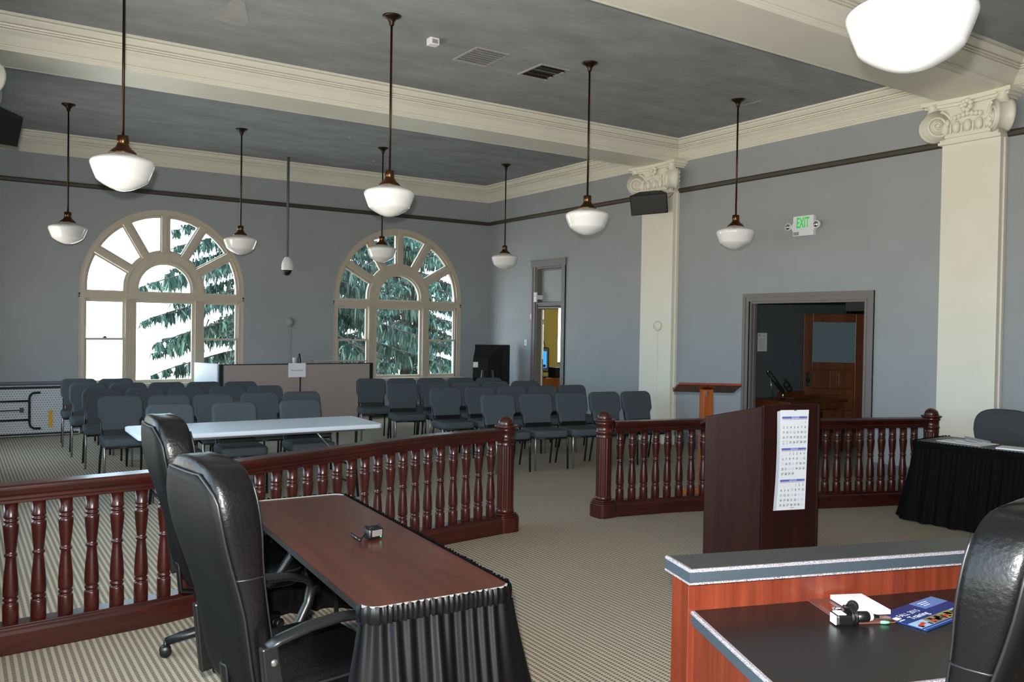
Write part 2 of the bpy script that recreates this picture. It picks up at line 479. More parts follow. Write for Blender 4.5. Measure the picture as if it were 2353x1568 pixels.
WIN_SILL, WIN_SPR = 0.72, 2.27
WL = (2.90, 1.275, 1.30)    # centre x, half width, rise
WR = (7.148, 1.345, 1.32)
ops = [(WL[0] - (XL - TH), WL[1], WIN_SILL, WIN_SPR, WL[2]), (WR[0] - (XL - TH), WR[1], WIN_SILL, WIN_SPR, WR[2])]
SRW = (11.63 - (XL - TH), 0.72, 0.95, 2.8, 0)     # the side office's window
w = wall_open(MB(), 14.2 - (XL - TH), ZC + .25, TH, ops + [SRW], lambda u, d, z: (XL - TH + u, YB + d, z))
struct(w.build('wall_back', 'wall'), 'blue-grey plaster wall with two arched windows', 'wall')
LW = [(0.75, 1.12), (3.2, 1.12), (5.75, 1.05), (8.1, 1.05), (12.2, 0.9)]
w = wall_open(MB(), YB - YF + 2 * TH, ZC + .25, TH, [(c - (YF - TH), h, WIN_SILL, WIN_SPR, h * 1.02) for c, h in LW], lambda u, d, z: (XL - d, YF - TH + u, z))
struct(w.build('wall_left', 'wall'), 'blue-grey plaster wall beside the photographer', 'wall')
struct(MB().box(XL - TH, XR + TH, YF - TH, YF, 0, ZC).build('wall_front', 'wall'), 'blue-grey plaster wall behind the photographer', 'wall')
D2 = (6.09, 7.87, 2.15)     # wide doorway
D1 = (12.17, 12.99, 2.87)   # narrow doorway with transom
w = wall_open(MB(), YB - YF + 2 * TH, ZC + .25, 0.12,
              [((D2[0] + D2[1]) / 2 - (YF - TH), (D2[1] - D2[0]) / 2, 0, D2[2], 0), ((D1[0] + D1[1]) / 2 - (YF - TH), (D1[1] - D1[0]) / 2, 0, D1[2], 0)],
              lambda u, d, z: (XR + d, YF - TH + u, z))
struct(w.build('wall_right', 'wall'), 'blue-grey plaster wall with two doorways', 'wall')

# ---- beams, cornices
for nm, (a, b) in (('trim_1', B1), ('trim_2', B2)):
    struct(MB().box(XL, XR, a, b, ZS, ZC + .02).build(nm, 'trim'), 'cream plaster ceiling beam over the %s pilasters' % ('middle' if a > 6 else 'near'), 'beam')
CROWN = [(0, ZC + .01), (.27, ZC + .01), (.27, 4.535), (.238, 4.533), (.238, 4.525), (.258, 4.522), (.250, 4.510), (.215, 4.478), (.180, 4.476), (.180, 4.468), (.200, 4.466), (.197, 4.455),
         (.170, 4.453), (.170, 4.448), (.184, 4.446), (.182, 4.437), (.152, 4.435), (.152, 4.430), (.168, 4.428), (.160, 4.418), (.120, 4.390), (.085, 4.352), (.055, 4.323), (.055, 4.316), (.068, 4.314),
         (.050, 4.312), (.050, 4.300), (.040, 4.295), (.034, 4.285), (.024, 4.278), (.024, 4.268), (0, 4.268)]
for i, (y0, y1, lab) in enumerate(((YF, B2[0], 'near'), (B2[1], B1[0], 'middle'), (B1[1], YB, 'rear'))):
    o = MB().sweep(CROWN, [(XL, y0), (XR, y0), (XR, y1), (XL, y1)], True).build('trim_%d' % (i + 3), 'trim')
    struct(o, 'cream stepped cornice round the %s ceiling bay' % lab, 'cornice')

# ---- picture rails, dado, baseboards
PR = lambda z: [(0, z), (.028, z), (.034, z - .02), (.026, z - .055), (.012, z - .07), (0, z - .07)]
def wall_strip(name, prof, path, mat, label, cat):
    return struct(MB().sweep(prof, path).build(name, mat), label, cat)
PRZ = 3.875
wall_strip('trim_6', PR(PRZ), [(XR, 10.0), (XR, YB), (XL, YB), (XL, 9.98)], 'rail_dark', 'dark picture rail round the rear bay', 'picture rail')
wall_strip('trim_7', PR(PRZ), [(XR, 5.15), (XR, 9.26)], 'rail_dark', 'dark picture rail over the wide doorway', 'picture rail')
wall_strip('trim_8', PR(PRZ), [(XR, YF), (XR, 4.50)], 'rail_dark', 'dark picture rail right of the near pilaster', 'picture rail')
DADO = [(0, .80), (.022, .80), (.03, .79), (.03, .765), (.018, .755), (.018, .735), (0, .73)]
wall_strip('trim_9', DADO, [(WL[0] - 1.30, YB), (XL, YB)], 'base_grey', 'grey sill-height moulding left of the windows', 'moulding')
BASE = [(0, .21), (.014, .21), (.022, .19), (.022, 0), (0, 0)]
wall_strip('baseboard_right', BASE, [(XR, D2[1] + .1), (XR, 9.27)], 'base_grey', 'grey baseboard between pilaster and wide doorway', 'baseboard')
wall_strip('baseboard_front', BASE, [(XR, 5.14), (XR, D2[0] - .1)], 'base_grey', 'grey baseboard right of the wide doorway', 'baseboard')
wall_strip('baseboard_back', BASE, [(XR, D1[1] + .14), (XR, YB), (XL, YB)], 'base_grey', 'grey baseboard under the arched windows', 'baseboard')
wall_strip('baseboard_left', BASE, [(XR, 9.98), (XR, D1[0] - .14)], 'base_grey', 'grey baseboard between narrow doorway and pilaster', 'baseboard')

# ---- pilasters with ionic capitals
def pilaster(name, x, s, y0, y1, label, d=0.12):
    # x wall plane, s=-1 faces -X (right wall), s=+1 faces +X
    mb = MB()
    lo, hi = sorted((x, x + s * d))
    mb.box(lo, hi, y0, y1, 0, 3.84)
    lo2, hi2 = sorted((x, x + s * (d * .45)))
    mb.box(lo2, hi2, y0 - .018, y1 + .018, 0, 3.84)
    o = mb.build(name, 'trim', bevel=.006)
    struct(o, label, 'pilaster')
    yc = (y0 + y1) / 2; hw = (y1 - y0) / 2
    c = MB()
    lo, hi = sorted((x, x + s * (d + .05)))
    c.box(lo, hi, y0 - .02, y1 + .02, 3.80, 3.83)
    c.box(lo, hi, y0 + .0, y1 - .0, 3.83, 4.18)
    # abacus with concave front
    def abac(e, z0, z1):
        pts = [(x, yc - hw - e)]
        for i in range(13):
            t = -1 + i / 6
            pts.append((x + s * (d + e - .07 * (1 - t * t)), yc + t * (hw + e)))
        pts.append((x, yc + hw + e))
        c.prism(pts, z0, z1, 'Z')
    abac(.16, 4.225, 4.27); abac(.13, 4.195, 4.225); abac(.10, 4.17, 4.195)
    # echinus with eggs and darts
    lo, hi = sorted((x + s * d, x + s * (d + .075)))
    c.box(lo, hi, y0 + .03, y1 - .03, 3.86, 3.90)
    for i in range(5):
        t = (i - 2) / 2.6
        c.ball(x + s * (d + .07), yc + t * hw, 3.965, .05, 12, 0, 1.35, .8, .85)
        if i < 4: c.ball(x + s * (d + .075), yc + (t + .19) * hw, 3.95, .014, 8, 0, 4.2)
    for yy in (yc - hw * .74, yc + hw * .74):
        for k in range(3):
            c.ball(x + s * (d + .085), yy + (0.02 * (k - 1)), 4.02 - .035 * k, .028, 8, 0, 1.5)
    # flower on the abacus
    for k in range(7):
        a = k * 2 * PI / 7
        c.ball(x + s * (d + .10), yc + .045 * math.cos(a), 4.17 + .05 * math.sin(a), .03, 8)
    c.ball(x + s * (d + .125), yc, 4.17, .026, 8)
    for k in range(-3, 4):
        c.ball(x + s * (d + .075), yc + k * .045, 4.09 - .008 * abs(k), .026, 8, 0, 1.2)
    # corner volutes standing on the diagonals
    for sg in (-1, 1):
        cy = yc + sg * (hw + .02)
        ox, oy = s * .7071, sg * .7071
        cx = x + s * d
        r0 = .165
        ctr = Vector((cx + ox * .10, cy + oy * .02, 4.0))
        nrm = Vector((oy, -ox, 0)).normalized()
        outd = Vector((ox, oy, 0)).normalized()
        def Q(a, b, h): return tuple(ctr + outd * a + Vector((0, 0, 1)) * b + nrm * h)
        n = 32
        # spool shaped body between the two faces
        rows = []
        for j in range(9):
            h = -.075 + .15 * j / 8
            rr = r0 * (0.80 + .20 * (abs(h) / .075) ** 2)
            rows += [Q(rr * math.cos(2 * PI * i / n), rr * math.sin(2 * PI * i / n), h) for i in range(n)]
        fs = [(j * n + i, j * n + (i + 1) % n, (j + 1) * n + (i + 1) % n, (j + 1) * n + i) for j in range(8) for i in range(n)]
        fs += [tuple(range(n)), tuple(8 * n + i for i in range(n))]
        c.add(rows, fs, 0, True)
        # collar and neck up to the abacus
        c.tube([Q(.02, .13, 0), Q(.04, .21, 0), Q(.045, .235, 0)], [.075, .045, .07], 14)
        for face in (-1, 1):
            sp = []
            turns = 2.4
            for i in range(64):
                t = i / 63
                rr = r0 * (1 - .93 * t ** .8) * .93
                a = PI * .55 + turns * 2 * PI * t * (face * sg * s)
                sp.append(Q(rr * math.cos(a), rr * math.sin(a), face * (.078 + .012 * t)))
            c.tube(sp, [.017 * (1 - .45 * i / 63) for i in range(64)], 6)
            e = Q(0, 0, face * .085)
            c.ball(e[0], e[1], e[2], .024, 10)
        # little leaves on the wall side
        for k in range(3):
            c.ball(x + s * .08, yc + sg * (hw + .055), 4.10 - .06 * k, .035, 8)
    co = c.build('capital', 'trim', o)
    return o
pilaster('pilaster', XR, -1, 9.27, 9.96, 'cream pilaster between the two doorways')
pilaster('pilaster', XR, -1, 4.52, 5.14, 'cream pilaster right of the wide doorway')
pilaster('pilaster', XL, 1, 9.27, 9.90, 'cream pilaster at the left end of the far beam', .31)

# ------------------------------------------------------------------ arched windows
def arched_window(name, P, hw, rise, label, detail=True):
    kx = hw / 1.275; kz = rise / 1.275
    Z0 = WIN_SPR
    root = bpy.data.objects.new(name, None); COL.objects.link(root)
    struct(root, label, 'window')
    def W(u, z, d): return P(u * kx, d, z)
    def A(r, a, d): return P(r * math.cos(a) * kx, d, Z0 + r * math.sin(a) * kz)
    def bar(mb, u0, u1, z0, z1, d0, d1, mi=0):
        vs = [W(u, z, d) for d in (d0, d1) for z in (z0, z1) for u in (u0, u1)]
        mb.add(vs, [(0, 1, 3, 2), (4, 6, 7, 5), (0, 4, 5, 1), (2, 3, 7, 6), (0, 2, 6, 4), (1, 5, 7, 3)], mi)
    def ring(mb, r0, r1, a0, a1, d0, d1, n=40):
        for i in range(n):
            a, b = a0 + (a1 - a0) * i / n, a0 + (a1 - a0) * (i + 1) / n
            vs = [A(r, t, d) for d in (d0, d1) for r in (r0, r1) for t in (a, b)]
            mb.add(vs, [(0, 1, 3, 2), (4, 6, 7, 5), (0, 4, 5, 1), (2, 3, 7, 6)], 0)
    def spoke(mb, a, r0, r1, wd, d0, d1):
        ca, sa = math.cos(a), math.sin(a)
        vs = []
        for d in (d0, d1):
            for r, sgn in ((r0, -1), (r0, 1), (r1, -1), (r1, 1)):
                u = r * ca - sgn * wd / 2 * sa; z = r * sa + sgn * wd / 2 * ca
                vs.append(P(u * kx, d, Z0 + z * kz))
        mb.add(vs, [(0, 1, 3, 2), (4, 6, 7, 5), (0, 4, 5, 1), (2, 3, 7, 6), (0, 2, 6, 4), (1, 5, 7, 3)])
    TZ0, TZ1 = 2.10, 2.20     # transom bar
    # casing
    mb = MB()
    ring(mb, 1.19, 1.275, 0, PI, -.02, .10); ring(mb, 1.255, 1.285, 0, PI, -.035, .02); ring(mb, 1.19, 1.205, 0, PI, -.03, .02)
    for s in (-1, 1):
        bar(mb, s * 1.19, s * 1.275, WIN_SILL, Z0, -.02, .10); bar(mb, s * 1.255, s * 1.285, WIN_SILL, Z0, -.035, .02); bar(mb, s * 1.19, s * 1.205, WIN_SILL, Z0, -.03, .02)
    mb.build('window_casing', 'window_paint', root)
    mb = MB()
    bar(mb, -1.285, 1.285, TZ0, TZ1, -.035, .10); bar(mb, -1.285, 1.285, TZ1 - .02, TZ1, -.06, -.03); bar(mb, -1.285, 1.285, TZ0 + .03, TZ0 + .045, -.045, -.03)
    bar(mb, -1.285, 1.285, TZ0, TZ0 + .012, -.045, -.03)
    mb.build('transom_bar', 'window_paint', root)
    mb = MB(); bar(mb, -1.33, 1.33, WIN_SILL - .03, WIN_SILL + .015, -.09, .10); bar(mb, -1.29, 1.29, WIN_SILL - .12, WIN_SILL - .03, -.03, 0)
    mb.build('window_sill', 'window_paint', root)
    for s in (-1, 1):
        mb = MB(); u0, u1 = s * .475, s * .60
        bar(mb, u0, u1, WIN_SILL, TZ0, -.01, .10)
        for k in range(5):
            c = s * (.487 + .025 * k); bar(mb, c - .006, c + .006, WIN_SILL, TZ0, -.022, -.005)
        mb.build('mullion', 'window_paint', root)
    # fan light
    mb = MB()
    ring(mb, .43, .60, 0, PI, -.01, .10); ring(mb, .575, .60, 0, PI, -.025, 0); ring(mb, .43, .455, 0, PI, -.025, 0)
    for s in (-1, 1): bar(mb, s * .43, s * .60, TZ1 - .005, Z0 + .002, -.01, .10); bar(mb, s * 1.15, s * 1.2, TZ1 - .005, Z0 + .06, .0, .09)
    mb.build('inner_arch', 'window_paint', root)
    for k in range(1, 6):
        mb = MB(); a = k * PI / 6
        spoke(mb, a, .58, 1.21, .105, -.012, .10); spoke(mb, a, .6, 1.2, .035, -.024, 0)
        mb.build('spoke', 'window_paint', root)
    gl = MB()
    def pane_poly(pts):
        n = len(pts)
        vs = [P(u * kx, d, z) for d in (.055, .061) for u, z in pts]
        gl.add(vs, [tuple(range(n)), tuple(range(2 * n - 1, n - 1, -1))] + [(i, (i + 1) % n, n + (i + 1) % n, n + i) for i in range(n)])
    sash = MB()
    for k in range(6):
        a0, a1 = k * PI / 6, (k + 1) * PI / 6
        # glazing bead just inside the sector
        e0 = (0.035 if k > 0 else .05); e1 = (.035 if k < 5 else .05)
        n = 8
        pts = []
        r0, r1 = .60, 1.19
        for r, sg in ((r1, 1), (r0, -1)):
            da = .06 / r
            aa, bb = a0 + (da if k > 0 else 0), a1 - (da if k < 5 else 0)
            rng = range(n + 1) if sg > 0 else range(n, -1, -1)
            pts += [(r * math.cos(aa + (bb - aa) * i / n), Z0 + r * math.sin(aa + (bb - aa) * i / n) * kz) for i in rng]
        if k == 0: pts = [(p[0], max(p[1], TZ1)) for p in pts] + [(.60, TZ1), (1.19, TZ1)]
        if k == 5:
            i0 = n
            pts = pts[:n + 1] + [(-1.19, TZ1), (-.60, TZ1)] + pts[n + 1:]
        # bead = outline ring of 28 mm
        cxp = sum(p[0] for p in pts) / len(pts); czp = sum(p[1] for p in pts) / len(pts)
        dmin = .21
        inn = [(cxp + (p[0] - cxp) * (1 - .028 / dmin * .9), czp + (p[1] - czp) * (1 - .028 / dmin * .9)) for p in pts]
        m = len(pts)
        vs = [W(*p, d) for d in (.015, .075) for p in pts] + [W(*p, d) for d in (.015, .075) for p in inn]
        fs = []
        for i in range(m):
            j = (i + 1) % m
            fs += [(i, j, 2 * m + j, 2 * m + i), (2 * m + i, 2 * m + j, 3 * m + j, 3 * m + i), (m + i, 3 * m + i, 3 * m + j, m + j)]
        sash.add(vs, fs)
        pane_poly(inn)
    # half round centre pane
    n = 24
    pts = [(.43 * math.cos(PI * i / n), Z0 + .43 * math.sin(PI * i / n) * kz) for i in range(n + 1)] + [(-.43, TZ1), (.43, TZ1)]
    inn = [(p[0] * .93, Z0 + (p[1] - Z0) * .93 if p[1] > Z0 else TZ1 + .03) for p in pts]
    m = len(pts)
    vs = [W(*p, d) for d in (.015, .075) for p in pts] + [W(*p, d) for d in (.015, .075) for p in inn]
    fs = []
    for i in range(m):
        j = (i + 1) % m
        fs += [(i, j, 2 * m + j, 2 * m + i), (2 * m + i, 2 * m + j, 3 * m + j, 3 * m + i), (m + i, 3 * m + i, 3 * m + j, m + j)]
    sash.add(vs, fs); pane_poly(inn)
    sash.build('fanlight_bead', 'window_paint', root)
    gl.build('fanlight_pane', 'glass', root)
    # lower sashes
    def sash_frame(nm, u0, u1, z0, z1, d0, d1, st, top, bot):
        mb = MB()
        bar(mb, u0, u0 + st, z0, z1, d0, d1); bar(mb, u1 - st, u1, z0, z1, d0, d1)
        bar(mb, u0 + st, u1 - st, z1 - top, z1, d0, d1); bar(mb, u0 + st, u1 - st, z0, z0 + bot, d0, d1)
        o = mb.build(nm, 'window_paint', root)
        g = MB(); gm = (d0 + d1) / 2
        bar(g, u0 + st, u1 - st, z0 + bot, z1 - top, gm - .003, gm + .003)
        g.build('pane', 'glass', o)
        return o
    sash_frame('centre_sash', -.475, .475, WIN_SILL + .015, TZ0, .02, .07, .045, .055, .055)
    ZM = 1.455
    for s in (-1, 1):
        a, b = sorted((s * .60, s * 1.19))
        sash_frame('upper_sash', a, b, ZM - .02, TZ0, .05, .09, .035, .055, .035)
        o = sash_frame('lower_sash', a, b, WIN_SILL + .015, ZM + .018, .01, .05, .035, .035, .06)
        lk = MB(); c = (a + b) / 2
        bar(lk, c - .03, c + .03, ZM + .018, ZM + .03, .0, .04); bar(lk, c - .012, c + .02, ZM + .03, ZM + .045, .005, .02)
        lk.build('sash_lock', 'bronze_dark', o)
    return root
arched_window('window_1', lambda u, d, z: (WL[0] + u, YB + .045 + d, z), WL[1], WL[2], 'left arched window with sky and a few spruce branches outside')
arched_window('window_2', lambda u, d, z: (WR[0] + u, YB + .045 + d, z), WR[1], WR[2], 'right arched window filled with dark spruce outside')
for i, (c, h) in enumerate(LW):
    arched_window('window_%d' % (i + 3), (lambda c: lambda u, d, z: (XL - .045 - d, c + u, z))(c), h, h * 1.02, 'arched window in the left wall, number %d from the front' % (i + 1))

# ------------------------------------------------------------------ outdoors
struct(MB().box(-4, 26, YB + TH + .02, 40, -3.7, -3.5).build('ground', 'ground_out'), 'pale pavement far below the windows', 'ground')

def spruce(name, x, y, base, H, rad, seed, label, nb=64, low=0.1, pale=False):
    r = random.Random(seed)
    root = thing(name, label, 'tree', (x, y, base))
    tr = MB(); tr.tube([(0, 0, 0), (0.05, 0, H * .4), (0, .05, H * .7), (0, 0, H)], [.24, .18, .1, .02], 10)
    tr.build('trunk', 'bark', root)
    br = MB(); nd = MB()
    for i in range(nb):
        t = low + (1 - low) * (i + r.random()) / nb
        z0 = H * t * .97
        ln = rad * (1 - t) ** .75 * r.uniform(.72, 1.12) + .25
        az = i * 2.399 + r.uniform(-.3, .3)
        ca, sa = math.cos(az), math.sin(az)
        pts = []
        m = max(6, int(ln / .28))
        for k in range(m + 1):
            q = k / m
            d = ln * q
            zz = z0 + .10 * ln * q - .34 * ln * q * q + (.14 * ln * max(0, q - .7))
            pts.append((ca * d, sa * d, zz))
        br.tube(pts, [.045 * (1 - .85 * k / m) + .004 for k in range(m + 1)], 5)
        # hanging sprays along the branch, and side twigs
        for k in range(1, m + 1):
            px, py, pz = pts[k]; q = k / m
            wd = (.55 * math.sin(PI * min(1, q * .8 + .12)) + .1) * (.6 + .4 * min(1, ln / 3))
            for sgn in (-1, 1):
                for e in range(4):
                    tw = wd * r.uniform(.35, 1.0)
                    dx, dy = -sa * sgn * tw + ca * tw * .6, ca * sgn * tw + sa * tw * .6
                    ex, ey, ez = px + dx, py + dy, pz - tw * r.uniform(.1, .5)
                    br.tube([(px, py, pz), (ex, ey, ez)], [.008, .003], 3)
                    for h in range(8):
                        u = (h + r.random()) / 8
                        ax, ay, az_ = px + dx * u, py + dy * u, pz + (ez - pz) * u
                        L = r.uniform(.12, .40) * (1.0 if q < .85 else .6)
                        wq = r.uniform(.012, .032)
                        an = r.uniform(0, PI)
                        vx, vy = math.cos(an) * wq, math.sin(an) * wq
                        lx, ly = r.uniform(-.07, .07), r.uniform(-.07, .07)
                        nd.add([(ax - vx, ay - vy, az_), (ax + vx, ay + vy, az_ + .01), (ax + lx + vx * .8, ay + ly + vy * .8, az_ - L * .6), (ax + lx * 1.4, ay + ly * 1.4, az_ - L), (ax + lx - vx * .9, ay + ly - vy * .9, az_ - L * .55)],
                               [(0, 1, 2, 3, 4)], 1 if r.random() < .35 else 0)
    br.build('branches', 'bark', root, recalc=False)
    nd.build('needles', ['needles', 'needles_light'], root, recalc=False)
    return root
spruce('spruce_tree', 6.75, 20.1, -3.5, 18.0, 4.4, 3, 'big drooping spruce reaching across both arched windows', 165, .10)
spruce('spruce_tree', 13.7, 27.7, -3.5, 18.5, 4.0, 11, 'farther spruce seen in the gaps of the right arched window', 150, .1)
def shrub(x, y, z, rx, h, seed, label):
    r = random.Random(seed); mb = MB()
    for i in range(900):
        a = r.uniform(0, 2 * PI); b = r.uniform(0, 1) ** .5; zz = r.random()
        k = rx * b * math.sqrt(max(0, 1 - (zz - .35) ** 2 * 1.6))
        p = Vector((k * math.cos(a), k * math.sin(a), zz * h))
        q = Vector((r.uniform(-1, 1), r.uniform(-1, 1), r.uniform(-1, 1))).normalized() * .09; s = q.orthogonal() * .6
        mb.add([p - q, p + s, p + q, p - s], [(0, 1, 2, 3)])
    root = thing('garden_shrub', label, 'shrub', (x, y, z))
    mb.build('leaves', 'shrub', root, recalc=False)
    st = MB(); [st.tube([(0, 0, 0), (.25 * math.cos(k), .25 * math.sin(k), h * .7)], [.04, .015], 5) for k in (0, 1.5, 3, 4.6)]
    st.build('stem', 'bark', root)
shrub(15.2, 35.5, -3.5, 3.0, 5.4, 5, 'yellow-leaved shrub low behind the spruce branches')

# ------------------------------------------------------------------ doorways
def casing(mb, y0, y1, ztop, wd, x, th=.03):
    # picture-frame casing on the right wall round an opening, stepped
    for a, b, t in ((0, wd, th * .6), (wd * .55, wd, th), (0, wd * .16, th * .85)):
        mb.box(x - t, x, y0 - b, y0 - a, 0, ztop + b); mb.box(x - t, x, y1 + a, y1 + b, 0, ztop + b)
        mb.box(x - t, x, y0 - a, y1 + a, ztop + a, ztop + b)
def jamb(mb, y0, y1, ztop, x0, x1, t=.03):
    mb.box(x0, x1, y0, y0 + t, 0, ztop); mb.box(x0, x1, y1 - t, y1, 0, ztop); mb.box(x0, x1, y0 + t, y1 - t, ztop - t, ztop)
d = bpy.data.objects.new('door_1', None); COL.objects.link(d); struct(d, 'wide open doorway with taupe moulded frame', 'doorway')
mb = MB(); casing(mb, D2[0], D2[1], D2[2], .105, XR); mb.build('door_frame', 'door_trim', d)
mb = MB(); jamb(mb, D2[0], D2[1], D2[2], XR, XR + .12); mb.box(XR + .05, XR + .08, D2[0] + .03, D2[0] + .045, 0, D2[2] - .03); mb.box(XR + .05, XR + .08, D2[1] - .045, D2[1] - .03, 0, D2[2] - .03)
mb.build('door_jamb', 'door_trim', d)
mb = MB(); mb.box(XR + .02, XR + .12, D2[0] + .035, D2[0] + .30, D2[2] - .14, D2[2] - .035); mb.build('door_closer', 'matte_black', d)

d = bpy.data.objects.new('door_2', None); COL.objects.link(d); struct(d, 'narrow doorway with a blank panel above the opening', 'doorway')
mb = MB()
y0, y1 = D1[0], D1[1]
for a, b, t in ((0, .11, .02), (.07, .11, .03)):
    mb.box(XR - t, XR, y0 - b, y0 - a, 0, 2.87); mb.box(XR - t, XR, y1 + a, y1 + b, 0, 2.87)
mb.box(XR - .035, XR, y0 - .13, y1 + .13, 2.87, 2.99); mb.box(XR - .05, XR, y0 - .14, y1 + .14, 2.985, 3.005)
mb.build('door_frame', 'door_trim', d)
mb = MB(); jamb(mb, y0, y1, 2.87, XR, XR + .12)
mb.box(XR + .02, XR + .12, y0 + .03, y1 - .03, 2.10, 2.20); mb.box(XR, XR + .12, y0 + .03, y1 - .03, 2.185, 2.21); mb.box(XR + .02, XR + .1, y0 + .03, y1 - .03, 2.13, 2.145)
mb.build('door_jamb', 'door_trim', d)
mb = MB(); mb.box(XR + .10, XR + .125, y0 + .03, y1 - .03, 2.20, 2.84); mb.build('transom_panel', 'wall', d)
mb = MB()
for a, b, z0, z1 in ((y0 + .03, y0 + .06, 2.2, 2.84), (y1 - .06, y1 - .03, 2.2, 2.84), (y0 + .06, y1 - .06, 2.2, 2.23), (y0 + .06, y1 - .06, 2.81, 2.84)):
    mb.box(XR + .08, XR + .10, a, b, z0, z1)
mb.build('transom_bead', 'door_trim', d)
# the narrow doorway's leaf, swung into the office: seen edge on
lf = MB().box(0, .72, -.022, .022, .01, 2.08).build('door_leaf', 'door_edge', d, loc=(XR + .125, y1 - .03, 0), rz=R(53))
mb = MB(); mb.box(.03, .06, -.03, -.02, .95, 1.1); mb.ball(.05, -.06, 1.02, .028, 12); mb.build('door_knob', 'matte_black', lf)
mb = MB()
for z in (.25, 1.05, 1.8): mb.box(-.012, .012, -.034, -.018, z, z + .1)
mb.build('hinge', 'black_metal', lf)

# ---- office behind the narrow doorway
for nm, b, m, lab in (('wall_office_right', (12.9, 13.0, 11.3, YB + TH, 0, 3), 'yellow_wall', 'yellow wall of the small office'),
                      ('wall_office_front', (XR + .12, 13.0, 11.2, 11.3, 0, 3), 'yellow_wall', 'yellow office wall'),
                      ('ceiling_office', (XR + .12, 13.0, 11.2, YB + TH, 3.0, 3.1), 'yellow_wall', 'office ceiling'),
                      ('floor_office', (XR + .12, 13.0, 11.2, YB + TH, -.2, -.005), 'carpet', 'office floor')):
    struct(MB().box(*b).build(nm, m), lab, nm.split('_')[0])
mb = MB(); mb.box(XR + .12, 10.91, YB - .012, YB + .01, 0, 3); mb.box(12.35, 12.9, YB - .012, YB + .01, 0, 3); mb.box(10.91, 12.35, YB - .012, YB + .01, 2.8, 3); mb.box(10.91, 12.35, YB - .012, YB + .01, 0, .95)
struct(mb.build('wall_office_back', 'yellow_wall'), 'sunlit yellow office wall with a window', 'wall')
mb = MB(); mb.box(10.91, 10.93, YB, YB + .1, .95, 2.8); mb.box(12.32, 12.35, YB, YB + .1, .95, 2.8); mb.box(10.93, 12.32, YB, YB + .1, 2.76, 2.8); mb.box(10.93, 12.32, YB, YB + .1, .95, 1.0)
o = struct(mb.build('window_9', 'window_paint'), 'bright slit of office window', 'window')
MB().box(10.93, 12.32, YB + .05, YB + .056, 1, 2.76).build('pane', 'glass', o)
# office desk, monitor, stand
t = thing('office_desk', 'orange wood office desk through the narrow doorway', 'desk', (10.42, 13.90, 0))
MB().box(-.75, .75, -.35, .35, .70, .74).build('desktop', 'pine', t, bevel=.006)
MB().box(-.73, .73, -.33, -.30, .05, .70).build('front_panel', 'pine', t)
for s in (-1, 1): MB().box(s * .74 - .02, s * .74 + .02, -.33, .33, 0, .70).build('side_panel', 'pine', t)
t = thing('monitor', 'black monitor showing a blue screen on the office desk', 'monitor', (9.84, 13.80, .74), R(-32))
MB().cbox(0, .05, .36, .34, .16, .50).build('housing', 'black_plastic', t, bevel=.02)
sc = MB(); sc.box(-.12, .12, -.036, -.030, .20, .53); sc.build('screen', 'screen', t)
MB().lathe([(.12, 0), (.12, .015), (.03, .025), (.03, .14)], 16).build('stand', 'black_plastic', t)
t = thing('equipment_box', 'black box of equipment beside the office monitor', 'box', (10.27, 13.78, .74))
MB().box(-.16, .16, -.13, .13, 0, .20).build('box_body', 'matte_black', t, bevel=.01)
MB().box(-.12, .12, -.135, -.13, .03, .15).build('face', 'black_plastic', t)
t = thing('equipment_tower', 'tall black equipment tower left of the office monitor', 'equipment', (10.12, 14.42, 0))
MB().box(-.07, .07, -.06, .1, 0, 2.02).build('tower_body', 'matte_black', t, bevel=.008)
MB().box(-.05, .03, -.064, -.06, 1.45, 1.72).build('paper_label', 'paper', t)
o = MB().tube([(10.14, 14.33, 1.98), (10.2, 14.28, 1.6), (10.24, 14.15, 1.25), (10.24, 14.1, .95), (10.26, 14.05, .745)], .008, 6).build('cable', 'matte_black')
tag(o, 'thin black cable running down beside the office monitor', 'cable')

# ---- hall behind the wide doorway
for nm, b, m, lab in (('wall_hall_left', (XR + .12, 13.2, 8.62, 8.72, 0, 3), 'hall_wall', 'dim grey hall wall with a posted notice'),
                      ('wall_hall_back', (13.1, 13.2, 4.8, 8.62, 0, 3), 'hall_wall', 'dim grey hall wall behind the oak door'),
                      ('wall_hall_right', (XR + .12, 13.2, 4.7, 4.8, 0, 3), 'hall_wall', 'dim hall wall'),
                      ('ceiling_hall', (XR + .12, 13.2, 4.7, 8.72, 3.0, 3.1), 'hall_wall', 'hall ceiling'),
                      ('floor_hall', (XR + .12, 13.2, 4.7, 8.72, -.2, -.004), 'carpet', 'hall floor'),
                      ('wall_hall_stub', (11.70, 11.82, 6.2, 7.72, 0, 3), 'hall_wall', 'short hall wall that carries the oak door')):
    struct(MB().box(*b).build(nm, m), lab, nm.split('_')[0])
# oak door leaf, seen square on
root = bpy.data.objects.new('door_3', None); COL.objects.link(root)
root.location = (11.64, 7.80, 0); root.rotation_euler = (0, 0, math.atan2(8.369 - 7.80, 10.935 - 11.64))
struct(root, 'open oak door with a glass upper pane and raised panels', 'door')
DW, DH = .90, 2.03
mb = MB(); t_ = .022
mb.box(0, .13, -t_, t_, 0, DH); mb.box(DW - .13, DW, -t_, t_, 0, DH); mb.box(.13, DW - .13, -t_, t_, DH - .13, DH)
mb.box(.13, DW - .13, -t_, t_, 1.16, 1.28); mb.box(.13, DW - .13, -t_, t_, 0, .16); mb.box(.13, DW - .13, -t_, t_, .78, .88); mb.box(.13, DW - .13, -t_, t_, .47, .55)
mb.box(DW / 2 - .05, DW / 2 + .05, -t_, t_, .88, 1.16); mb.box(DW / 2 - .05, DW / 2 + .05, -t_, t_, .16, .47)
mb.build('door_leaf', 'oak', root, bevel=.006)
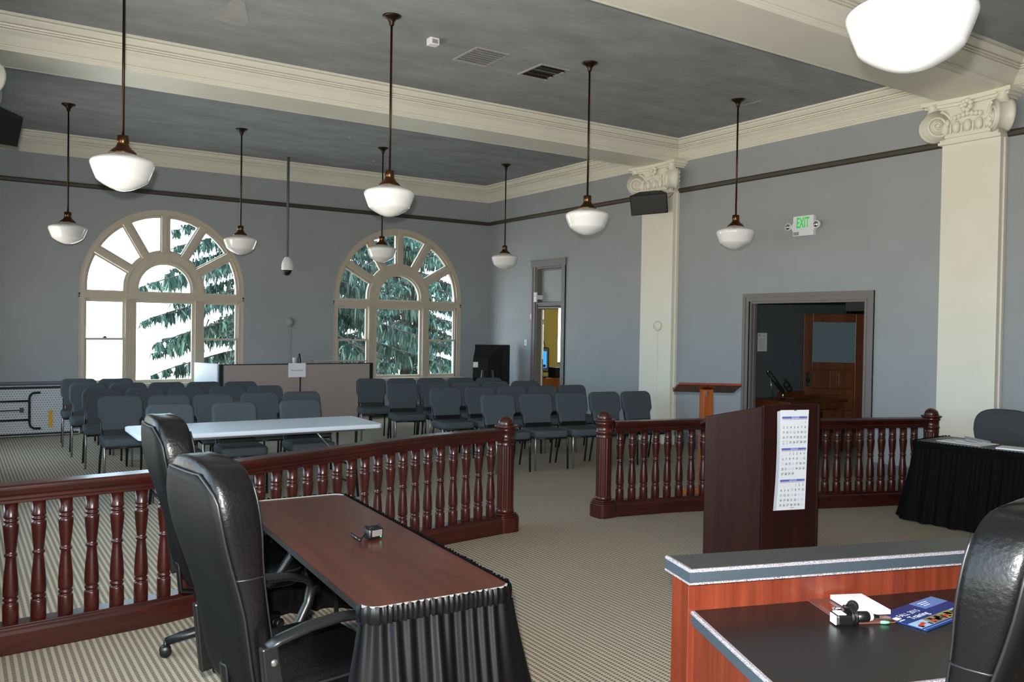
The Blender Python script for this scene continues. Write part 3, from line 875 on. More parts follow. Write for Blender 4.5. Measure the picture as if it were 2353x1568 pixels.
for (a, b, c, e) in ((.13, DW / 2 - .05, .88, 1.16), (DW / 2 + .05, DW - .13, .88, 1.16), (.13, DW - .13, .55, .78), (.13, DW / 2 - .05, .16, .47), (DW / 2 + .05, DW - .13, .16, .47)):
    p = MB(); p.box(a, b, -.008, .008, c, e); p.box(a + .035, b - .035, -.015, .015, c + .035, e - .035)
    p.build('raised_panel', 'oak', root, bevel=.006)
MB().box(.13, DW - .13, -.006, .006, 1.28, DH - .13).build('door_glass', 'frosted', root)
mb = MB(); mb.box(DW - .09, DW - .04, t_, t_ + .006, .90, 1.13); mb.ball(DW - .065, t_ + .05, 1.0, .03, 12); mb.box(DW - .09, DW - .04, -t_ - .006, -t_, .90, 1.13); mb.ball(DW - .065, -t_ - .05, 1.0, .03, 12)
mb.build('lock_plate', 'matte_black', root)
# notice
o = thing('posted_notice', 'small typed notice taped to the dim hall wall', 'notice', (10.29, 8.615, 1.578))
MB().box(-.105, .105, -.002, .002, -.14, .14).build('sheet', 'paper', o)
mb = MB(); mb.box(-.085, -.05, -.004, -.002, .085, .12)
for k in range(11): mb.box(-.08, .08 - .02 * (k % 3), -.004, -.002, .045 - .016 * k, .050 - .016 * k)
mb.box(-.02, .07, -.004, -.002, .095, .103)
mb.build('print', 'ink_faint', o)
# hall table and instrument
t = thing('hall_table', 'low wooden table just inside the wide doorway', 'table', (10.35, 7.86, 0))
MB().box(-.75, .55, -.32, .45, .74, .77).build('tabletop', 'oak', t, bevel=.006)
MB().box(-.70, .50, -.28, .41, .64, .74).build('apron', 'oak', t)
for sx in (-.68, .48):
    for sy in (-.26, .38): MB().box(sx - .03, sx + .03, sy - .03, sy + .03, 0, .64).build('leg', 'oak', t)
t = thing('wooden_tray', 'light wooden tray on the hall table', 'tray', (10.5, 8.05, .77))
MB().box(-.35, .25, -.15, .15, 0, .02).build('tray_base', 'oak', t)
mb = MB(); mb.box(-.35, .25, .13, .15, .02, .08); mb.box(-.35, .25, -.15, -.13, .02, .05); mb.build('rim', 'oak', t)
t = thing('angled_instrument', 'black tilted tube instrument with bright tips on the hall table', 'instrument', (9.78, 7.80, .77))
MB().tube([(-.26, 0.05, .40), (-.02, -.01, .13)], [.032, .028], 12).build('tube', 'matte_black', t)
mb = MB(); mb.ball(.05, -.02, .22, .05, 10); mb.ball(.09, -.03, .17, .045, 10); mb.ball(.02, -.02, .28, .028, 8); mb.build('clamp', 'matte_black', t)
mb = MB(); mb.tube([(0, 0, 0.0), (0, 0, .14)], [.026, .014], 10); mb.ball(-.27, .05, .412, .02, 8); mb.build('chrome_fittings', 'chrome', t)
MB().tube([(-.24, .05, .38), (-.17, .02, .0)], .008, 6).build('strut', 'steel', t)

# ------------------------------------------------------------------ pendant lamps
def make_pendant(label):
    t = thing('pendant_lamp', label, 'lamp', (0, 0, ZC), 0, 'opal glass pendant lamps')
    MB().lathe([(.085, 0), (.085, -.008), (.06, -.022), (.04, -.035), (.024, -.06), (.022, -.085), (.012, -.095)], 20).build('ceiling_cup', 'bronze_dark', t)
    MB().lathe([(.0105, -.06), (.0105, -1.42)], 10).build('rod', 'bronze_dark', t)
    MB().lathe([(.013, -1.40), (.042, -1.405), (.044, -1.455), (.04, -1.462), (.044, -1.475), (.055, -1.495), (.085, -1.52), (.098, -1.535), (.098, -1.543), (.08, -1.548)], 24).build('shade_fitter', 'bronze', t)
    z0 = -1.535
    sh = MB()
    sh.lathe([(.075, z0 + .005), (.09, z0 - .008), (.13, z0 - .022), (.18, z0 - .04), (.212, z0 - .054), (.226, z0 - .066), (.231, z0 - .080), (.229, z0 - .094), (.220, z0 - .12), (.203, z0 - .165), (.187, z0 - .203)], 40, caps=False)
    sh.lathe([(.187, z0 - .203), (.181, z0 - .211), (.166, z0 - .223), (.143, z0 - .239), (.115, z0 - .255), (.085, z0 - .270), (.055, z0 - .281), (.028, z0 - .287), (0, z0 - .289)], 40, caps=False)
    sh.build('glass_shade', 'opal', t)
    return t
P0 = make_pendant('opal schoolhouse pendant lamp nearest the white exit sign')
P0.location = (7.95, 7.10, ZC)
for x, y, lab in ((1.07, 7.02, 'opal schoolhouse pendant lamp hanging over the left arched window and white table'),
                  (3.31, 7.06, 'opal schoolhouse pendant lamp hanging in front of the right arched window, the larger of two'),
                  (5.61, 7.06, 'opal schoolhouse pendant lamp left of the black wall speaker on the pilaster'),
                  (1.24, 12.43, 'small opal pendant lamp at the far left, left of the left arched window'),
                  (3.48, 12.45, 'small opal pendant lamp at the right shoulder of the left arched window'),
                  (5.68, 12.37, 'small opal pendant lamp crossing the right arched window glass'),
                  (7.97, 12.30, 'small opal pendant lamp in the far room corner above the television'),
                  (3.0, 1.845, 'big bright opal pendant lamp close up at the top right under the near beam')):
    dup(P0, (x, y, ZC), rnd.uniform(0, 3), lab)

# ------------------------------------------------------------------ things on ceiling and walls
t = thing('ceiling_vent', 'dark slatted ceiling vent beside the pale square one', 'vent', (5.39, 7.60, ZC))
mb = MB(); 
for a, b, c, e in ((-.19, .19, -.235, -.215), (-.19, .19, .215, .235), (-.19, -.17, -.215, .215), (.17, .19, -.215, .215)): mb.box(a, b, c, e, -.016, 0)
mb.build('frame', 'vent_grey', t)
MB().box(-.17, .17, -.215, .215, -.004, 0).build('backing', 'vent_dark', t)
for k in range(4): MB().at(0, -.16 + .108 * k, -.008, 0, R(35)).box(-.17, .17, -.03, .03, -.001, .001).build('slat', 'vent_dark' if k != 1 else 'vent_grey', t)
t = thing('ceiling_vent', 'pale square ceiling vent left of the dark slatted one', 'vent', (4.57, 7.57, ZC))
mb = MB()
for a, b, c, e in ((-.2, .2, -.25, -.23), (-.2, .2, .23, .25), (-.2, -.18, -.23, .23), (.18, .2, -.23, .23)): mb.box(a, b, c, e, -.014, 0)
mb.build('frame', 'vent_grey', t)
MB().box(-.18, .18, -.23, .23, -.004, 0).build('backing', 'stain', t)
for k in range(7): MB().at(0, -.19 + .063 * k, -.008, 0, R(25)).box(-.18, .18, -.024, .024, -.001, .001).build('slat', 'stain', t)
for (x, y, sx, sy, lab) in ((8.33, 7.14, .15, .2, 'grey-painted ceiling vent near the right cornice'), (.79, 12.14, .18, .14, 'grey-painted ceiling vent at the far left of the rear bay'), (8.3, 12.4, .1, .12, 'small grey-painted ceiling vent by the rear corner lamp')):
    t = thing('ceiling_vent', lab, 'vent', (x, y, ZC))
    MB().box(-sx, sx, -sy, sy, -.008, 0).build('cover', 'ceiling', t, bevel=.003)
    for k in range(4): MB().box(-sx * .85, sx * .85, -sy * .8 + k * sy * .45, -sy * .8 + k * sy * .45 + .02, -.012, -.008).build('slat', 'ceiling', t)
t = thing('motion_sensor', 'small white sensor box on the ceiling', 'sensor', (3.90, 7.37, ZC))
MB().box(-.05, .05, -.045, .045, -.07, 0).build('sensor_body', 'white_plastic', t, bevel=.008)
MB().box(-.03, .03, -.048, -.045, -.06, -.02).build('lens', 'vent_grey', t)
for x, y, lab in ((4.95, 11.96, 'middle'), (6.01, 13.44, 'right'), (3.15, 13.53, 'left')):
    t = thing('ceiling_sprinkler', 'small pale ceiling fitting, the %s one of three in the rear bay' % lab, 'sprinkler', (x, y, ZC))
    MB().lathe([(.04, 0), (.04, -.006), (.015, -.012), (.012, -.03), (.022, -.032), (.0, -.036)], 14).build('fitting', 'vent_grey', t)
# repaired plaster patch on the near ceiling
o = MB().prism([(1.985, 8.10), (2.003, 7.58), (2.05, 7.48), (2.11, 7.50), (2.27, 7.93), (2.29, 8.16)], ZC - .003, ZC, 'Z').build('plaster_patch', 'stain')
tag(o, 'pale patch of plaster on the ceiling above the left window lamp', 'plaster patch')

# dome camera on its drop pole
t = thing('dome_camera', 'white dome camera hanging on a long grey pole between the windows', 'camera', (4.68, 13.95, 0))
MB().box(-.15, .15, -.10, .10, ZC - .02, ZC).build('ceiling_plate', 'ceiling', t)
MB().lathe([(.022, 2.86), (.022, ZC)], 12).build('pole', 'hall_wall', t)
MB().lathe([(.03, 2.87), (.05, 2.85), (.085, 2.78), (.098, 2.70), (.095, 2.655), (.088, 2.64)], 24).build('housing', 'white_plastic', t)
MB().lathe([(.085, 2.645), (.082, 2.61), (.06, 2.575), (.03, 2.558), (0, 2.553)], 24).build('dome', 'black_plastic', t)

# emergency exit sign
t = thing('exit_sign', 'white exit sign with green letters and two chrome lamp heads', 'sign', (XR, 6.98, 3.11))
out = [(-.155, .125), (-.155, .045), (-.185, .0), (-.185, -.03), (-.155, -.075), (-.155, -.135), (.155, -.135), (.155, -.075), (.185, -.03), (.185, 0), (.155, .045), (.155, .125)]
MB().prism([(p[0], p[1]) for p in out], -.065, 0, 'X').build('sign_body', 'white_plastic', t, bevel=.008)
mb = MB(); text_into(mb, 'EXIT', .185, lambda a, b: (-.067, -a, b + .028), sx=.52, bold=.02); mb.build('lettering', 'sign_green', t)
mb = MB(); mb.box(-.068, -.064, .06, .14, -.122, -.08); mb.build('test_plate', 'vent_grey', t)
for s in (-1, 1):
    mb = MB(); mb.at(-.05, s * .215, -.005, 0, 0, R(-90)); mb.lathe([(.03, -.02), (.046, 0), (.05, .03), (.046, .04)], 18)
    o = mb.build('lamp_head', 'white_plastic', t)
    mb = MB(); mb.at(-.05, s * .215, -.005, 0, 0, R(-90)); mb.lathe([(.042, .040), (.03, .05), (0, .056)], 18); mb.build('reflector', 'chrome', o)

# round wall bells with conduit
t = thing('wall_bell', 'round grey wall bell with conduit between the arched windows', 'bell', (4.985, YB, 1.77))
mb = MB(); mb.at(0, 0, 0, 0, R(90)); mb.lathe([(.085, 0), (.085, .02), (.075, .035), (.05, .04), (.048, .055), (.02, .06), (0, .06)], 24); mb.build('bell_cap', 'wall', t)
MB().box(-.012, .012, -.02, 0, -.9, -.08).build('conduit', 'wall', t)
t = thing('wall_bell', 'round cream wall bell with conduit on the middle pilaster', 'bell', (XR - .12, 9.55, 1.80))
mb = MB(); mb.at(0, 0, 0, 0, 0, R(-90)); mb.lathe([(.08, 0), (.08, .02), (.07, .035), (.03, .045), (0, .048)], 24); mb.build('bell_cap', 'trim', t)
MB().box(-.014, 0, -.006, .006, -1.55, -.08).build('conduit', 'trim', t)
t = thing('light_switch', 'cream light switch plate left of the narrow doorway', 'switch', (XR, 13.30, 1.452))
MB().box(-.008, 0, -.04, .04, -.058, .058).build('plate', 'trim', t, bevel=.003)
MB().box(-.018, -.008, -.006, .006, -.012, .012).build('toggle', 'trim', t)
t = thing('door_chime', 'small white box fixed at the narrow doorway transom', 'box', (XR, 12.93, 2.31))
MB().box(-.06, -.03, -.04, .05, -.09, .09).build('chime_body', 'white_plastic', t, bevel=.006)
MB().box(-.03, .10, -.02, .02, -.04, .04).build('bracket', 'white_plastic', t)
MB().box(-.062, -.06, -.012, .02, .01, .03).build('button', 'vent_grey', t)
t = thing('door_sensor', 'tiny white sensor on the narrow doorway casing', 'sensor', (XR - .03, 13.08, 1.95))
MB().box(-.02, 0, -.014, .014, -.05, .05).build('sensor_body', 'white_plastic', t, bevel=.003)

# wall speakers
def speaker(loc, rot, label, wall_dir):
    t = thing('wall_speaker', label, 'speaker', loc)
    t.rotation_euler = rot
    mb = MB()
    # cabinet tapered to the back; local -Y is the front
    prof = [(-.28, .17), (.28, .17), (.17, -.17), (-.17, -.17)]
    mb.prism([(p[0], -p[1]) for p in prof], -.15, .15, 'Z')
    mb.build('cabinet', 'matte_black', t, bevel=.012)
    MB().box(-.26, .26, -.180, -.172, -.135, .135).build('grille', 'black_plastic', t)
    MB().box(-.02, .02, .17, .30, -.02, .02).build('bracket', 'black_metal', t)
    return t
speaker((8.80, 9.56, 3.67), (R(18), R(-4), R(-48)), 'black speaker tilted down on the middle pilaster under its capital', -1)
speaker((.22, 9.50, 3.62), (R(24), 0, R(20)), 'black speaker at the left edge high under the beam', 1)
o = MB().tube([(8.83, 9.42, 3.74), (8.90, 9.36, 3.72), (8.97, 9.30, 3.74), (9.0, 9.26, 3.80), (9.005, 9.255, 3.95)], .004, 6).build('speaker_wire', 'vent_dark')
tag(o, 'thin wire looping from the black pilaster speaker up to the capital', 'wire')

# ------------------------------------------------------------------ stacking chairs
def make_chair():
    t = thing('stacking_chair', 'x', 'chair', (0, 0, 0))
    # seat cushion
    pts = []
    n = 8
    def rr(x0, x1, y0, y1, r):
        P = []
        for cx, cy, a0 in ((x1 - r, y1 - r, 0), (x0 + r, y1 - r, 90), (x0 + r, y0 + r, 180), (x1 - r, y0 + r, 270)):
            for i in range(6):
                a = R(a0 + 90 * i / 5); P.append((cx + r * math.cos(a), cy + r * math.sin(a)))
        return P
    MB().prism(rr(-.235, .235, -.25, .20, .06), .395, .485, 'Z', sm=True).build('seat', 'fabric', t, bevel=.028, seg=3)
    # backrest: wide shoulders, narrower waist
    o = []
    hw, w2 = .232, .195
    z0, z1 = .525, .905
    r = .075
    o += [(-w2, z0), (w2, z0), (w2, z0 + .10)]
    o += [(w2 + .012, z0 + .125), (hw, z0 + .145)]
    for i in range(7):
        a = R(90 * i / 6); o.append((hw - r + r * math.cos(a), z1 - r + r * math.sin(a)))
    for i in range(7):
        a = R(90 + 90 * i / 6); o.append((-hw + r + r * math.cos(a), z1 - r + r * math.sin(a)))
    o += [(-hw, z0 + .145), (-w2 - .012, z0 + .125), (-w2, z0 + .10)]
    mb = MB(); mb.prism(o, -.03, .035, 'Y', sm=True)
    # lean back
    mb.v = [(x, y + .195 + (z - .5) * .235 + .25 * (x * x) * -0.35, z) for x, y, z in mb.v]
    mb.build('backrest', 'fabric', t, bevel=.024, seg=3)
    for s in (-1, 1):
        MB().tube([(s * .215, -.20, .40), (s * .218, -.215, .38), (s * .222, -.225, .0)], .0125, 8).build('leg', 'chair_metal_lit' if s < 0 else 'chair_metal', t)
        MB().tube([(s * .19, .275, .70), (s * .195, .205, .50), (s * .20, .16, .40), (s * .21, .20, .25), (s * .215, .255, .0)], .0125, 8).build('leg', 'chair_metal', t)
    mb = MB()
    mb.tube([(-.215, -.20, .385), (.215, -.20, .385)], .011, 8); mb.tube([(-.20, .16, .388), (.20, .16, .388)], .011, 8)
    for s in (-1, 1): mb.tube([(s * .213, -.20, .388), (s * .20, .16, .388)], .011, 8)
    mb.build('seat_frame', 'chair_metal', t)
    MB().box(-.17, .17, .165, .185, .46, .54).build('back_bracket', 'black_metal', t)
    return t
ROWS = {
 'L1': (-2.0, [(1.488, 13.228), (1.964, 13.119)]),
 'L2': (-2.0, [(1.493, 12.215), (1.967, 12.139), (2.454, 12.084), (2.935, 12.009), (3.411, 11.912)]),
 'L3': (-2.0, [(1.527, 11.181), (2.014, 11.103), (2.50, 11.066), (2.99, 10.996), (3.49, 11.004)]),
 'L4': (-2.0, [(1.564, 10.032), (2.054, 9.945), (2.542, 9.894), (3.083, 9.903), (3.581, 9.857)]),
 'L5': (-2.0, [(1.837, 8.835), (2.477, 8.8), (3.204, 8.811)]),
 'R1': (-13.1, [(5.385, 11.94), (5.87, 11.835), (6.345, 11.725), (6.82, 11.61), (7.295, 11.51)]),
 'R2': (-10.8, [(5.438, 10.915), (5.98, 10.9), (6.45, 10.794), (6.925, 10.716), (7.40, 10.59)]),
 'R3': (-6.8, [(5.567, 9.815), (6.091, 9.772), (6.60, 9.73), (7.09, 9.65), (7.576, 9.592)]),
 'R4': (-9.1, [(5.626, 8.588), (6.17, 8.551), (6.68, 8.47), (7.16, 8.37), (7.65, 8.293)])}
ORD = ['first', 'second', 'third', 'fourth', 'fifth']
RNAME = {'L5': 'left front row behind the white table', 'L4': 'second row of the left block', 'L3': 'third row of the left block', 'L2': 'fourth row of the left block',
         'L1': 'short back row of the left block', 'R4': 'front row of the right block', 'R3': 'second row of the right block', 'R2': 'third row of the right block', 'R1': 'back row of the right block'}
C0 = make_chair()
first = True
for rk, (ang, pts) in ROWS.items():
    for i, (x, y) in enumerate(pts):
        pos = ORD[i] + ' from left' if 0 < i < len(pts) - 1 else ('leftmost' if i == 0 else 'rightmost')
        lab = 'slate padded chair, %s in the %s' % (pos, RNAME[rk])
        a = R(ang + rnd.uniform(-1.2, 1.2))
        g = 'slate padded chairs in the %s block' % ('left' if rk[0] == 'L' else 'right')
        if first:
            C0.location = (x, y, 0); C0.rotation_euler = (0, 0, a); C0['label'] = lab; C0['group'] = g; first = False
        else: dup(C0, (x, y, 0), a, lab, g)

# ------------------------------------------------------------------ white folding table
def rrect(x0, x1, y0, y1, r, n=6):
    P = []
    for cx, cy, a0 in ((x1 - r, y1 - r, 0), (x0 + r, y1 - r, 90), (x0 + r, y0 + r, 180), (x1 - r, y0 + r, 270)):
        for i in range(n):
            a = R(a0 + 90 * i / (n - 1)); P.append((cx + r * math.cos(a), cy + r * math.sin(a)))
    return P
t = thing('folding_table', 'white plastic folding table in front of the left chairs', 'table', (2.50, 8.27, 0), R(-1))
MB().prism(rrect(-1.15, 1.15, -.42, .42, .06), .70, .745, 'Z', sm=True).build('tabletop', 'table_white', t, bevel=.010)
MB().box(-1.0, 1.0, -.3, -.27, .67, .70).build('side_rail', 'steel', t); MB().box(-1.0, 1.0, .27, .3, .67, .70).build('side_rail', 'steel', t)
for s in (-1, 1):
    x = s * .92
    for yy in (-.26, .26): MB().tube([(x, yy, .69), (x, yy, .30), (x + s * .02, yy * 1.1, 0)], .014, 8).build('leg', 'chair_metal', t)
    mb = MB(); mb.tube([(x, -.26, .30), (x, .26, .30)], .012, 8); mb.tube([(x, -.26, .12), (x, .26, .12)], .012, 8); mb.build('cross_bar', 'chair_metal', t)
    mb = MB(); mb.tube([(x - s * .02, 0, .31), (x - s * .22, 0, .52), (x - s * .36, 0, .69)], .010, 8); mb.build('brace', 'chrome', t)

# folded table leaning on the back wall
t = thing('folded_table', 'grey folded table leaning under the wall at far left, legs showing', 'table', (.72, 14.36, 0.012))
t.rotation_euler = (R(-7), 0, 0)
MB().box(-.82, .90, .0, .045, 0, .745).build('tabletop', 'table_white', t, bevel=.008)
mb = MB(); mb.box(-.80, .88, -.004, .0, .03, .715); mb.build('underside', 'table_under', t)
mb = MB()
for i in range(46):
    for j in range(20):
        mb.cbox(-.78 + i * .036 + (j % 2) * .018, -.006, .05 + j * .034, .016, .004, .012)
o = mb.build('waffle_pattern', 'base_grey', t); o['kind'] = 'stuff'
mb = MB(); mb.box(-.8, .88, -.02, -.004, .70, .735); mb.box(-.8, .88, -.014, -.004, .012, .04); mb.build('edge_rail', 'matte_black', t)
pl = [(.37, -.025, .64), (.27, -.025, .635), (.235, -.025, .60), (.225, -.025, .55), (.225, -.025, .19), (.24, -.025, .14), (.28, -.025, .11), (.37, -.025, .105)]
MB().tube(pl, .016, 8).build('leg', 'matte_black', t)
mb = MB()
for z in (.52, .24): mb.tube([(-.8, -.022, z), (.225, -.022, z)], .014, 8)
mb.tube([(-.8, -.02, .38), (.13, -.02, .385)], .008, 6); mb.build('cross_bar', 'matte_black', t)
MB().box(.10, .15, -.035, -.006, .35, .42).build('latch', 'vent_dark', t)
MB().box(.475, .53, -.012, -.006, .12, .37).build('sticker', 'yellow', t)

# ------------------------------------------------------------------ partition screen by the back wall
t = thing('office_partition', 'taupe fabric office partition with black posts behind the left chairs', 'partition', (0, 0, 0))
PY = 13.88
for a, b in ((3.63, 4.885), (4.905, 6.16)):
    MB().box(a, b, PY - .025, PY + .025, .06, 1.055).build('panel', 'partition', t)
for x in (3.585, 4.895, 6.19): 
    w_ = .032 if x != 4.895 else .012
    MB().box(x - w_, x + w_, PY - .032, PY + .032, 0, 1.07).build('post', 'matte_black', t, bevel=.004)
MB().box(3.6, 6.2, PY - .03, PY + .03, 1.055, 1.07).build('top_cap', 'matte_black', t)
MB().box(3.6, 6.2, PY - .03, PY + .03, 0, .06).build('kick_rail', 'matte_black', t)
t = thing('partition_wing', 'pale panel angled back from the partition\'s left post', 'partition', (3.57, 13.93, 0), R(112))
MB().box(.02, .62, -.02, .02, .05, 1.06).build('panel', 'white_plastic', t)
MB().box(.02, .62, -.024, .024, 1.06, 1.075).build('top_cap', 'table_white', t)
MB().box(.0, .03, -.026, .026, 0, 1.07).build('post', 'table_white', t)
t = thing('counter_ledge', 'pale shelf behind the partition top at its right end', 'shelf', (5.72, 14.2, 0), R(-4))
MB().box(-.45, .45, -.16, .16, 1.085, 1.105).build('shelf_board', 'partition', t)
for s in (-1, 1): MB().box(s * .42 - .015, s * .42 + .015, -.14, .14, 0, 1.085).build('side_panel', 'partition', t)
t = thing('paper_sign', 'white paper sign hung on the partition', 'sign', (4.835, PY - .036, .96))
MB().box(-.15, .15, -.002, .002, -.118, .118).build('sheet', 'paper', t)
mb = MB(); text_into(mb, 'Please do not touch', .034, lambda a, b: (a, -.004, b - .002), sx=.78); mb.build('lettering', 'ink', t)
t = thing('paper_cup', 'white cup on the partition top beside the dark bottle', 'cup', (4.80, PY, 1.071))
MB().lathe([(.026, 0), (.034, .095), (.036, .098), (.030, .098), (.024, .01)], 18).build('cup_body', 'white_plastic', t)
t = thing('dark_bottle', 'slim dark bottle with bright side on the partition top', 'bottle', (4.885, PY, 1.071))
MB().lathe([(.032, 0), (.034, .01), (.034, .09), (.022, .13), (.018, .165), (.0, .168)], 18).build('bottle_body', 'black_plastic', t)
MB().box(-.02, -.008, -.0355, -.028, .02, .09).build('label_strip', 'vent_grey', t)
t = thing('wire_holder', 'thin wire holder on the partition top left of the cup', 'holder', (4.66, PY, 1.071))
mb = MB()
for x in (-.055, .055): mb.tube([(x, 0, 0), (x, 0, .10)], .002, 5)
mb.tube([(-.055, 0, .004), (.055, 0, .004)], .003, 5); mb.build('wire', 'steel', t)

# ------------------------------------------------------------------ television in the corner
t = thing('television', 'black rear-projection television seen from behind in the corner', 'television', (8.62, 13.72, 0), R(-14))
MB().box(-.36, .36, -.06, .06, .62, 1.40).build('screen_case', 'black_plastic', t, bevel=.012)
mb = MB()
f_ = [(-.34, -.06, .64), (.20, -.06, .64), (.20, -.06, 1.38), (-.34, -.06, 1.38)]
b_ = [(-.46, -.30, .78), (-.16, -.30, .78), (-.16, -.30, 1.14), (-.46, -.30, 1.14)]
mb.add(f_ + b_, [(4, 5, 6, 7), (0, 1, 5, 4), (1, 2, 6, 5), (2, 3, 7, 6), (3, 0, 4, 7)]); mb.build('rear_housing', 'matte_black', t, bevel=.01)
mb = MB(); mb.box(-.45, -.36, -.306, -.30, .98, 1.08); mb.build('label_plate', 'paper', t)
t2 = thing('television_stand', 'black stand under the corner television', 'stand', (8.62, 13.72, 0), R(-14))
MB().box(-.42, .42, -.26, .26, .52, .56).build('stand_top', 'black_plastic', t2); MB().box(-.38, .38, -.22, .22, 0, .04).build('stand_base', 'black_plastic', t2)
for s in (-1, 1): MB().box(s * .36 - .02, s * .36 + .02, -.2, .2, .04, .52).build('side_panel', 'black_plastic', t2)
MB().box(-.3, .3, -.05, .05, .56, .62).build('foot', 'black_plastic', t)
t = thing('easel', 'small grey trapezoid easel in front of the television', 'easel', (8.30, 13.34, 0))
MB().tube([(-.26, 0, .0), (-.10, 0, .93), (.10, 0, .93), (.26, 0, .0)], .025, 6).build('frame', 'steel', t)

# ------------------------------------------------------------------ mahogany bar rails
def smooth_path(P, step=.06):
    # Catmull-Rom through the points
    Q = [Vector((2 * P[0][0] - P[1][0], 2 * P[0][1] - P[1][1]))] + [Vector(p) for p in P] + [Vector((2 * P[-1][0] - P[-2][0], 2 * P[-1][1] - P[-2][1]))]
    out = []
    for i in range(1, len(Q) - 2):
        n = max(2, int((Q[i + 1] - Q[i]).length / step))
        for k in range(n):
            t = k / n
            out.append(.5 * ((2 * Q[i]) + (-Q[i - 1] + Q[i + 1]) * t + (2 * Q[i - 1] - 5 * Q[i] + 4 * Q[i + 1] - Q[i + 2]) * t * t + (-Q[i - 1] + 3 * Q[i] - 3 * Q[i + 1] + Q[i + 2]) * t ** 3))
    out.append(Vector(P[-1]))
    return out
TOPP = [(-.045, .785), (.045, .785), (.045, .80), (.052, .81), (.052, .825), (.062, .835), (.068, .85), (.072, .862), (.072, .876), (.06, .885), (-.06, .885), (-.072, .876), (-.072, .862), (-.068, .85), (-.062, .835), (-.052, .825), (-.052, .81), (-.045, .80)]
BASEP = [(-.07, 0), (.07, 0), (.07, .105), (.062, .12), (.052, .13), (.052, .148), (-.052, .148), (-.052, .13), (-.062, .12), (-.07, .105)]
def baluster_mb():
    p = [(.036, .146), (.038, .15), (.038, .245), (.036, .252), (.029, .256), (.029, .262), (.036, .267), (.036, .276), (.03, .281), (.03, .286), (.0365, .291), (.037, .30), (.0375, .32),
         (.034, .39), (.027, .46), (.024, .492), (.0245, .497), (.031, .502), (.031, .512), (.0245, .517), (.0255, .53), (.031, .58), (.036, .635), (.0375, .66), (.037, .672), (.030, .677), (.030, .682),
         (.036, .686), (.036, .694), (.030, .698), (.030, .704), (.036, .708), (.036, .714), (.034, .72), (.034, .787)]
    return MB().lathe(p, 18)
BAL = None
def newel_parts(root, x, y):
    mb = MB().at(x, y, 0)
    flute = lambda a, z: 1 - .075 * (.5 + .5 * math.cos(a * 16)) ** 2
    mb.lathe([(.075, .15), (.075, .20)], 48)
    mb.lathe([(.071, .20), (.071, .735)], 96, mod=flute, caps=False)
    mb.lathe([(.075, .735), (.076, .745), (.073, .75), (.073, .775), (.079, .78), (.079, .795), (.073, .80), (.073, .855), (.082, .862), (.086, .872), (.080, .88), (.088, .886), (.098, .895), (.100, .903), (.092, .908)], 40)
    o = mb.build('newel_post', 'mahogany', root)
    b = MB().at(x, y, 0)
    pts = [(.105 * (abs(math.cos(a)) ** .55) * (1 if math.cos(a) >= 0 else -1), .105 * (abs(math.sin(a)) ** .55) * (1 if math.sin(a) >= 0 else -1)) for a in [2 * PI * i / 32 for i in range(32)]]
    b.prism(pts, 0, .13, 'Z'); b.prism([(p[0] * .94, p[1] * .94) for p in pts], .13, .145, 'Z'); b.prism([(p[0] * .84, p[1] * .84) for p in pts], .145, .16, 'Z')
    b.build('newel_base', 'mahogany', o, bevel=.006)
    MB().at(x, y, 0).ball(0, 0, .918, .068, 24, 0, .92).build('ball_finial', 'mahogany', o)
def railing(name, label, path, newels, trim0, trim1):
    global BAL
    root = thing(name, label, 'railing', (0, 0, 0))
    sp = smooth_path(path)
    MB().sweep(TOPP, sp).build('top_rail', 'mahogany_x', root, bevel=.004)
    MB().sweep(BASEP, sp).build('base_rail', 'mahogany_x', root, bevel=.004)
    for n in newels: newel_parts(root, *n)
    L = [0]
    for a, b in zip(sp, sp[1:]): L.append(L[-1] + (b - a).length)
    n = round((L[-1] - trim0 - trim1) / .1290)
    for k in range(n + 1):
        s = trim0 + (L[-1] - trim0 - trim1) * k / n
        j = max(i for i in range(len(L)) if L[i] <= s + 1e-9); j = min(j, len(sp) - 2)
        t = (s - L[j]) / max(1e-6, L[j + 1] - L[j]); p = sp[j].lerp(sp[j + 1], t)
        if BAL is None:
            BAL = baluster_mb().build('baluster', 'mahogany', root); o = BAL
        else:
            o = BAL.copy(); COL.objects.link(o); o.parent = root
        o.location = (p.x, p.y, 0); o.rotation_euler = (0, 0, rnd.uniform(0, 6))
    return root
railing('bar_rail', 'long mahogany spindle railing left of the gap, behind the cherry table', [(-.13, 5.07), (.2, 5.12), (.60, 5.155), (1.0, 5.20), (1.35, 5.30), (1.75, 5.445), (2.4, 5.67), (3.13, 5.90), (3.86, 6.0)], [(3.95, 6.03)], .0, .085)
railing('bar_rail', 'mahogany spindle railing right of the gap, passing behind the podium', [(5.13, 6.02), (6.03, 5.80), (7.18, 5.29), (8.05, 4.98), (8.33, 4.875)], [(5.045, 6.035), (8.41, 4.84)], .085, .11)

# ------------------------------------------------------------------ podium with calendar
t = thing('podium', 'dark mahogany podium with angled wing and a wall calendar hung on its front', 'podium', (0, 0, 0))
A, B, C_ = Vector((4.834, 4.575)), Vector((5.184, 4.318)), Vector((5.655, 4.172))
bk = Vector((.42, .86)).normalized()
def panel(nm, p, q, zp, zq, th, inset=.0):
    d = (q - p).normalized(); nb = Vector((-d.y, d.x))
    if nb.dot(bk) < 0: nb = -nb
    vs = []
    for off in (0, th):
        for pt, z in ((p, zp), (q, zq)):
            x = pt + nb * off
            vs += [(x.x, x.y, 0.0), (x.x, x.y, z)]
    mb = MB(); mb.add(vs, [(0, 2, 3, 1), (4, 5, 7, 6), (0, 4, 6, 2), (1, 3, 7, 5), (0, 1, 5, 4), (2, 6, 7, 3)])
    return mb.build(nm, 'lectern', t, bevel=.004)
panel('wing_panel', A, B - (B - A).normalized() * .006, 1.083, 1.168, .02)
